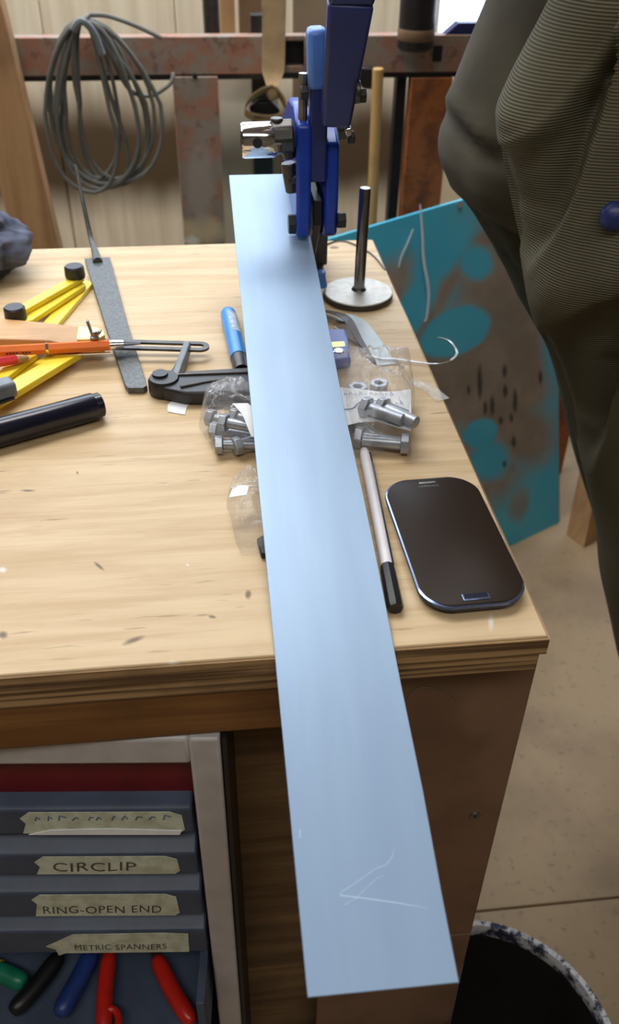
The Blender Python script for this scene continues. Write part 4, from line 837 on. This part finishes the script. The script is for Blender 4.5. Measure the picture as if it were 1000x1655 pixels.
for pts, w_, lb in (([(0.1766, 1.1735, 0.7395), (0.1834, 1.1626, 0.6881), (0.1874, 1.1529, 0.6462), (0.1998, 1.1437, 0.5908), (0.1976, 1.1299, 0.5460), (0.1925, 1.1258, 0.5407)], .0055, 'long white film strand stuck to the blue board'), ([(0.1642, 1.1564, 0.7020), (0.1525, 1.1439, 0.6792), (0.1418, 1.1332, 0.6612), (0.1373, 1.1262, 0.6449)], .0035, 'short white film strand stuck to the blue board')):
    P = smooth_path([V(q) + BN * .004 for q in pts], 4)
    solo('film_strand', MB().ribbon(P, [w_ * (.5 + .5 * math.sin(math.pi * i / (len(P) - 1))) for i in range(len(P))], .0008, BN), 'white_strip', lb, 'film strand', tuple(P[0]))
f0 = [V((0.5591, 1.1293, 0.0000)), V((0.5832, 1.0791, 0.0000)), V((0.6547, 1.1249, 0.0000))]
f0 = [V((p.x + .014, p.y, 0)) for p in f0]; f0.append(f0[0] + f0[2] - f0[1])
solo('wood_block', MB().prism(f0, V((.035, .10, .42))), 'timber', 'short brown timber prop standing at the foot of the blue board', 'timber', tuple(f0[1]), bevel=.002)

# ================================================================== bucket
Cb = V((.038, -.010, 0)); Rb = .133; zr = .30
def clip(p, s=1.0):
    nx, ny = .900, -.436; k = (p.x - .0155) * nx + (p.y - .033) * ny
    if k < 0: p = p - V((nx, ny, 0)) * k
    return p
bu = thing('black_tub', 'black tub with paint splattered pale rim standing beside the bench leg', 'tub', (.09, -.01, 0))
def ringb(r, z, n=64): return [clip(V((Cb.x + r * math.cos(2 * math.pi * k / n), Cb.y + r * math.sin(2 * math.pi * k / n), z))) for k in range(n)]
rows = [ringb(Rb * .80, 0.001), ringb(Rb, zr - .012), ringb(Rb - .004, zr - .012), ringb(Rb * .80 - .004, .006)]
mb = MB().grid(rows, True); n = 64; mb.f += [tuple(range(n))[::-1], tuple(range(3 * n, 4 * n))]
part('wall', mb, 'bucket', bu)
part('rim', MB().grid([ringb(Rb - .0045, zr - .02), ringb(Rb + .003, zr - .018), ringb(Rb + .0045, zr - .006), ringb(Rb + .002, zr), ringb(Rb - .003, zr - .001), ringb(Rb - .0060, zr - .008), ringb(Rb - .0045, zr - .02)], True), 'rim', bu, label='pale rim spattered with dark paint')

# ================================================================== person
pr = thing('person', 'person in an olive ribbed jacket leaning over the bench from the right side', 'person', (.70, .60, 0))
def skin_body(name, joints, edges, mat, par, root=0, sub=2):
    b = BASE[par.name]; me = bpy.data.meshes.new(name); me.from_pydata([V(j[0]) - b for j in joints], edges, [])
    o = bpy.data.objects.new(name, me); COL.objects.link(o)
    m = o.modifiers.new('skin', 'SKIN'); m.use_smooth_shade = True
    for i, j in enumerate(joints):
        me.skin_vertices[0].data[i].radius = j[1] if isinstance(j[1], tuple) else (j[1], j[1])
        me.skin_vertices[0].data[i].use_root = (i == root)
    s_ = o.modifiers.new('smooth', 'SUBSURF'); s_.levels = sub; s_.render_levels = sub
    dg = bpy.context.evaluated_depsgraph_get(); m2 = bpy.data.meshes.new_from_object(o.evaluated_get(dg)); bpy.data.objects.remove(o)
    for p in m2.polygons: p.use_smooth = True
    m2.materials.clear(); m2.materials.append(MT[mat])
    o = bpy.data.objects.new(name, m2); COL.objects.link(o); o.parent = par; BASE[o.name] = b; return o
# torso leans towards the bench, hips at the right; (x, y, z) joints
SH, PE = V((.245, .60, 1.335)), V((.68, .62, .90))
J = [(PE, (.125, .15)), (PE.lerp(SH, .35), (.12, .145)), (PE.lerp(SH, .7), (.13, .165)), (SH, (.085, .13)), (V((.175, .60, 1.40)), .060), (V((.105, .60, 1.505)), .052),
     (V((.70, .52, .83)), .085), (V((.66, .50, .48)), .062), (V((.72, .50, .10)), .042), (V((.70, .72, .83)), .085), (V((.68, .74, .48)), .062), (V((.74, .74, .10)), .042),
     (SH + V((.01, -.17, -.01)), .062), (V((.30, .435, 1.09)), .048), (V((.40, .41, .86)), .034),
     (SH + V((.01, .16, -.01)), .062), (V((.13, .735, 1.285)), .046), (V((.003, .385, 1.31)), .030)]
E_ = [(0, 1), (1, 2), (2, 3), (3, 4), (4, 5), (0, 6), (6, 7), (7, 8), (0, 9), (9, 10), (10, 11), (3, 12), (12, 13), (13, 14), (3, 15), (15, 16), (16, 17)]
skin_body('body', J, E_, 'skin', pr)
# head
hc = V((.075, .60, 1.565)); hd = MB(); rows = []
fwd = V((-.86, 0, -.5)).normalized(); upv = V((-.5, 0, .86)).normalized(); sd = fwd.cross(upv)
for i in range(25):
    th = math.pi * i / 24; row = []
    for j in range(32):
        f = 2 * math.pi * j / 32
        n_ = V((math.sin(th) * math.cos(f), math.sin(th) * math.sin(f), math.cos(th)))
        a_, b_, c_ = n_.x * .098, n_.y * .076, n_.z * .118
        if n_.z < -.1: a_ *= 1 + .12 * n_.z; b_ *= 1 + .30 * n_.z
        if n_.x > .5:
            a_ += .030 * math.exp(-((n_.y / .13) ** 2) - ((n_.z + .10) / .16) ** 2)          # nose
            a_ += .006 * math.exp(-((n_.y / .28) ** 2) - ((n_.z + .50) / .06) ** 2)          # lips
            a_ -= .010 * math.exp(-(((abs(n_.y) - .33) / .14) ** 2) - ((n_.z - .05) / .10) ** 2)  # sockets
        row.append(hc + fwd * a_ + sd * b_ + upv * c_)
    rows.append(row)
part('head', hd.grid(rows, True), 'skin', pr, angle=180)
for s_ in (-1, 1):
    part('eye', MB().lathe([(.0, .011), (.006, .0095), (.010, .004), (.011, 0)], hc + fwd * .077 + sd * s_ * .031 + upv * .006, fwd, 12), 'eye', pr)
    part('ear', MB().lathe([(.0, .008), (.014, .010), (.020, .004), (.016, -.004)], hc + sd * s_ * .070 - fwd * .01, sd * s_ + upv * .1, 14), 'skin', pr, sub=1)
rows = []
for i in range(14):
    th = math.pi * .56 * i / 13; row = []
    for j in range(32):
        f = 2 * math.pi * j / 32; n_ = V((math.sin(th) * math.cos(f), math.sin(th) * math.sin(f), math.cos(th)))
        k = 1.08 + .03 * noise.noise(n_ * 6); lim = max(0, n_.x - .55)
        row.append(hc + fwd * (n_.x * .098 * k - .012 - lim * .05) + sd * n_.y * .078 * k + upv * (n_.z * .118 * k + lim * .10))
    rows.append(row)
part('hair', MB().grid(rows, True), 'hair', pr, angle=180)
# hands: five fingers each; the far one grips the lever, the near one hangs
def hand(wr, pd, nd, sdir, curl, par):
    pd, nd = V(pd).normalized(), V(nd).normalized(); sd_ = V(sdir).normalized()
    J = [(V(wr), .026), (V(wr) + pd * .045, (.018, .034)), (V(wr) + pd * .085, (.014, .036))]; E2 = [(0, 1), (1, 2)]
    palm = skin_body('hand', J, E2, 'skin', par, 0, 2)
    for k, (off, ln) in enumerate(((-.030, .070), (-.010, .080), (.010, .075), (.030, .060))):
        p = V(wr) + pd * .080 + sd_ * off; J2 = [(p - pd * .02, .0095)]; d_ = pd.copy(); a_ = curl
        for m_, f in enumerate((.45, .32, .23)):
            d_ = (d_ * math.cos(a_) + nd * math.sin(a_)).normalized() if m_ == 0 else (pd * math.cos(a_ * (m_ + 1)) + nd * math.sin(a_ * (m_ + 1))).normalized()
            p = p + d_ * ln * f; J2.append((p, .0088 - .0012 * m_))
        skin_body('finger', J2, [(0, 1), (1, 2), (2, 3)], 'skin', palm, 0, 1)
    p = V(wr) + pd * .03 - sd_ * .026; J2 = [(p, .012), (p + pd * .03 - sd_ * .022 + nd * .014, .0105), (p + pd * .055 - sd_ * .022 + nd * .034, .009), (p + pd * .072 - sd_ * .012 + nd * .046, .0075)]
    skin_body('thumb', J2, [(0, 1), (1, 2), (2, 3)], 'skin', palm, 0, 1)
hand((.003, .385, 1.31), (-.9, -.43, .0), (.43, -.9, 0), (.1, -.24, .96), .8, pr)
hand((.405, .41, .86), (.25, -.05, -.96), (-.9, .1, -.2), (0, 1, 0), .35, pr)
# trousers and shoes
for (hx, kx, fx) in (((.70, .52, .86), (.66, .50, .48), (.725, .50, .07)), ((.70, .72, .86), (.68, .74, .48), (.745, .74, .07))):
    H_, K_, F_ = V(hx), V(kx), V(fx)
    part('trouser_leg', MB().tube(smooth_path([H_ + V((-.01, 0, .10)), H_, K_, F_], 5), [.115 - .045 * i / 15 for i in range(16)], 18), 'trousers', pr, sub=1)
    rows = []
    for i, (dx, w_, h_) in enumerate(((.085, .018, .05), (.075, .034, .075), (.03, .040, .085), (-.03, .041, .075), (-.09, .048, .055), (-.14, .044, .045), (-.165, .022, .03))):
        c_ = V((F_.x + dx - .02, F_.y, 0)); rows.append([c_ + V((0, w_ * math.cos(a_), max(0, h_ * (.5 + .62 * math.sin(a_))))) for a_ in [2 * math.pi * k / 14 for k in range(14)]])
    mb = MB().grid(rows, True); mb._caps(len(mb.v), len(rows), 14); part('shoe', mb, 'black', pr, angle=60)
# clothing ring loft: left edge given along the view, depth to the right
VH = V((.955, -.295, 0)); VD = V((.295, .955, 0))       # across and away from the bench as seen from its front
def loft(edge, widths, depths, ridges, amp, seed, n=72, k=5, par=pr, lean=None):
    Eg = smooth_path(edge, k); N = len(Eg)
    def lerp(a_, t_):
        t_ = t_ * (len(a_) - 1); i = min(int(t_), len(a_) - 2); return a_[i] + (a_[i + 1] - a_[i]) * (t_ - i)
    rows = []
    for i, p in enumerate(Eg):
        t_ = i / (N - 1); w_, d_ = lerp(widths, t_), lerp(depths, t_); c_ = p + VH * w_; row = []
        for j in range(n):
            a_ = 2 * math.pi * j / n; nn = -VH * math.cos(a_) + VD * math.sin(a_) * 1.0
            q = c_ - VH * w_ * math.cos(a_) + VD * d_ * math.sin(a_)
            h_ = 0.0
            for (l_, am, sg) in ridges:
                best = 9; bs = 0
                for m_ in range(len(l_) - 1):
                    A_, B_ = l_[m_], l_[m_ + 1]; ax, az = q.x - A_.x, q.z - A_.z; bx, bz = B_.x - A_.x, B_.z - A_.z
                    u = max(0, min(1, (ax * bx + az * bz) / (bx * bx + bz * bz + 1e-9))); dd = math.hypot(ax - u * bx, az - u * bz)
                    if dd < best: best = dd; bs = dd if bx * az - bz * ax < 0 else -dd
                if nn.y < .3: h_ += am * math.exp(-(best / sg) ** 2) if sg > 0 else am * (1 / (1 + math.exp(max(-30, min(30, -bs / -sg))))) * math.exp(-(best / .05) ** 2)
            h_ += amp * noise.noise(V((q.x * 14, q.y * 14, q.z * 7 + seed))) + amp * .5 * noise.noise(V((q.x * 40, q.y * 40, q.z * 16 + seed)))
            row.append(q + nn * h_ * (1 - .75 * max(0, math.cos(a_)) ** 6))
        rows.append(row)
    mb = MB().grid(rows, True); mb._caps(len(mb.v), N, n); return mb
TY = .56
jk = [(0.1174, 0.5600, 1.2863), (0.1015, 0.5600, 1.2230), (0.0880, 0.5600, 1.1724), (0.0772, 0.5600, 1.1381), (0.0688, 0.5600, 1.1125), (0.0582, 0.5600, 1.0751), (0.0496, 0.5600, 1.0415), (0.0459, 0.5600, 1.0170), (0.0506, 0.5600, 0.9970), (0.0603, 0.5600, 0.9789)]
rid = [([V((0.0510, 0.4300, 1.1297)), V((0.0497, 0.4300, 1.0628)), V((0.0698, 0.4300, 0.9988))], .010, .012), ([V((0.0234, 0.4300, 1.0781)), V((0.0469, 0.4300, 1.0424)), V((0.0653, 0.4300, 1.0305))], -.014, .008), ([V((0.0442, 0.4300, 1.0629)), V((0.0636, 0.4300, 1.0421))], .008, .007), ([V((0.0312, 0.4300, 1.0107)), V((0.0706, 0.4300, 0.9931))], .006, .012)]
mb = loft(jk, [.10, .15, .18, .19, .20, .20, .20, .20, .20, .20], [.10, .14, .15, .15, .15, .15, .15, .15, .15, .15], rid, .005, 2.0)
for v in mb.v:                                         # hem slopes down to the right
    if v.z < B + .16: v.z -= .42 * max(0, (v.x - .05)) * (B + .16 - v.z) / .08
part('jacket_body', mb, 'jacket_dark', pr, angle=180)
jm = [(0.0698, 0.5700, 0.9969), (0.0644, 0.5700, 0.9757), (0.0901, 0.5700, 0.9401), (0.1244, 0.5700, 0.8911), (0.1714, 0.5700, 0.8252), (0.1972, 0.5700, 0.7887), (0.2219, 0.5700, 0.7378), (0.2662, 0.5700, 0.6264), (0.3047, 0.5700, 0.5432), (0.3319, 0.5700, 0.4870), (0.3540, 0.5700, 0.4159), (0.3808, 0.5700, 0.3393)]
rid2 = [([V((0.0543, 0.4600, 1.0007)), V((0.0866, 0.4600, 0.9404)), V((0.1353, 0.4600, 0.8737))], -.010, .012), ([V((0.0805, 0.4600, 0.9828)), V((0.1318, 0.4600, 0.8940))], .006, .008)]
part('under_jumper', loft(jm, [.16, .18, .18, .18, .18, .17, .17, .15, .15, .14, .13, .12], [.12, .13, .13, .13, .13, .13, .13, .12, .12, .12, .12, .12], rid2, .006, 5.0), 'jumper', pr, angle=180)
sl = [(0.1137, 0.4000, 1.2598), (0.0971, 0.4000, 1.1967), (0.0801, 0.4000, 1.1561), (0.0678, 0.4000, 1.1294), (0.0584, 0.4000, 1.1057), (0.0522, 0.4000, 1.0848), (0.0538, 0.4000, 1.0704), (0.0594, 0.4000, 1.0505), (0.0657, 0.4000, 1.0299), (0.0826, 0.4000, 0.9854), (0.1116, 0.4000, 0.9131), (0.1273, 0.4000, 0.8792), (0.1423, 0.4000, 0.8484), (0.1670, 0.4000, 0.7901), (0.1985, 0.4000, 0.7182), (0.2303, 0.4000, 0.6388), (0.2517, 0.4000, 0.5646), (0.2817, 0.4000, 0.4869), (0.3152, 0.4000, 0.4025), (0.3884, 0.4000, 0.2436)]
YS = .33
ridges = [([V((0.1111, 0.3300, 1.1524)), V((0.0867, 0.3300, 1.1137)), V((0.0685, 0.3300, 1.0834)), V((0.0552, 0.3300, 1.0608))], .022, -.003),
          ([V((0.1034, 0.3300, 1.1135)), V((0.0972, 0.3300, 1.0739)), V((0.0951, 0.3300, 1.0263)), V((0.0913, 0.3300, 0.9800)), V((0.0918, 0.3300, 0.9413))], -.028, -.003),
          ([V((0.0893, 0.3300, 1.1008)), V((0.0793, 0.3300, 1.0510)), V((0.0727, 0.3300, 1.0169))], -.010, .012),
          ([V((0.1553, 0.3300, 0.9753)), V((0.1318, 0.3300, 0.9456)), V((0.1225, 0.3300, 0.9227)), V((0.1136, 0.3300, 0.8805))], .028, -.003),
          ([V((0.1724, 0.3300, 0.9027)), V((0.1712, 0.3300, 0.8387)), V((0.1837, 0.3300, 0.7599)), V((0.1983, 0.3300, 0.6878))], -.028, -.003),
          ([V((0.1531, 0.3300, 0.8724)), V((0.1615, 0.3300, 0.8049))], -.008, .012), ([V((0.0633, 0.3300, 1.1624)), V((0.0474, 0.3300, 1.1225))], .008, .012)]
ridges += [(l_, .0095, .0050) for l_, a_, g_ in ridges if g_ < 0]
sm = loft(sl, [.07, .085, .09, .09, .09, .092, .092, .092, .092, .092, .092, .09, .088, .085, .08, .075, .07, .066, .062, .058], [.075] * 14 + [.07] * 6, ridges, .003, 9.0, n=220, k=12)
part('jacket_side', sm, 'cord', pr, angle=180, label='ribbed olive corduroy side of the jacket')
part('button', MB().lathe([(.0, .006), (.006, .0052), (.0105, .0025), (.0115, -.002)], (0.1215, 0.2920, 1.0290), (-.25, -.9, .25), 20), 'navy', pr, label='dark blue button', sub=1)
fs = [V((.26, .76, 1.34)), V((.19, .765, 1.30)), V((.125, .735, 1.285)), V((.065, .57, 1.30)), V((.013, .42, 1.31))]
TC = V(sl[0]) + VH * .08
JJ = [(PE + V((-.03, 0, .03)), (.150, .175)), (PE.lerp(SH, .35), (.145, .170)), (PE.lerp(SH, .7), (.155, .190)), (SH, (.110, .16)), (V((.195, .60, 1.385)), .075),
      (SH + V((.01, -.17, -.01)), .085), (TC, .080), (V(sl[2]) + VH * .09, .070), (SH + V((.01, .16, -.01)), .085), (V((.14, .74, 1.29)), .07)]
skin_body('jacket_back', JJ, [(0, 1), (1, 2), (2, 3), (3, 4), (3, 5), (5, 6), (6, 7), (3, 8), (8, 9)], 'jacket_dark', pr)
skin_body('trouser_seat', [(PE + V((.02, 0, -.12)), (.135, .19)), (PE + V((.015, 0, -.02)), (.155, .185)), (PE + V((-.04, 0, .07)), (.150, .175))], [(0, 1), (1, 2)], 'trousers', pr)
part('mouth', MB().tube([hc + fwd * .081 + sd * k * .010 - upv * (.055 + .002 * abs(k)) - fwd * abs(k) * .003 for k in (-2, -1, 0, 1, 2)], .0035, 6), 'pencil_red', pr)
part('far_sleeve', MB().tube(smooth_path(fs, 5), [.085, .08, .078, .076, .074, .072, .07, .068, .066, .064, .062, .06, .058, .056, .054, .052, .05, .048, .046, .044, .042], 18), 'jacket_dark', pr)
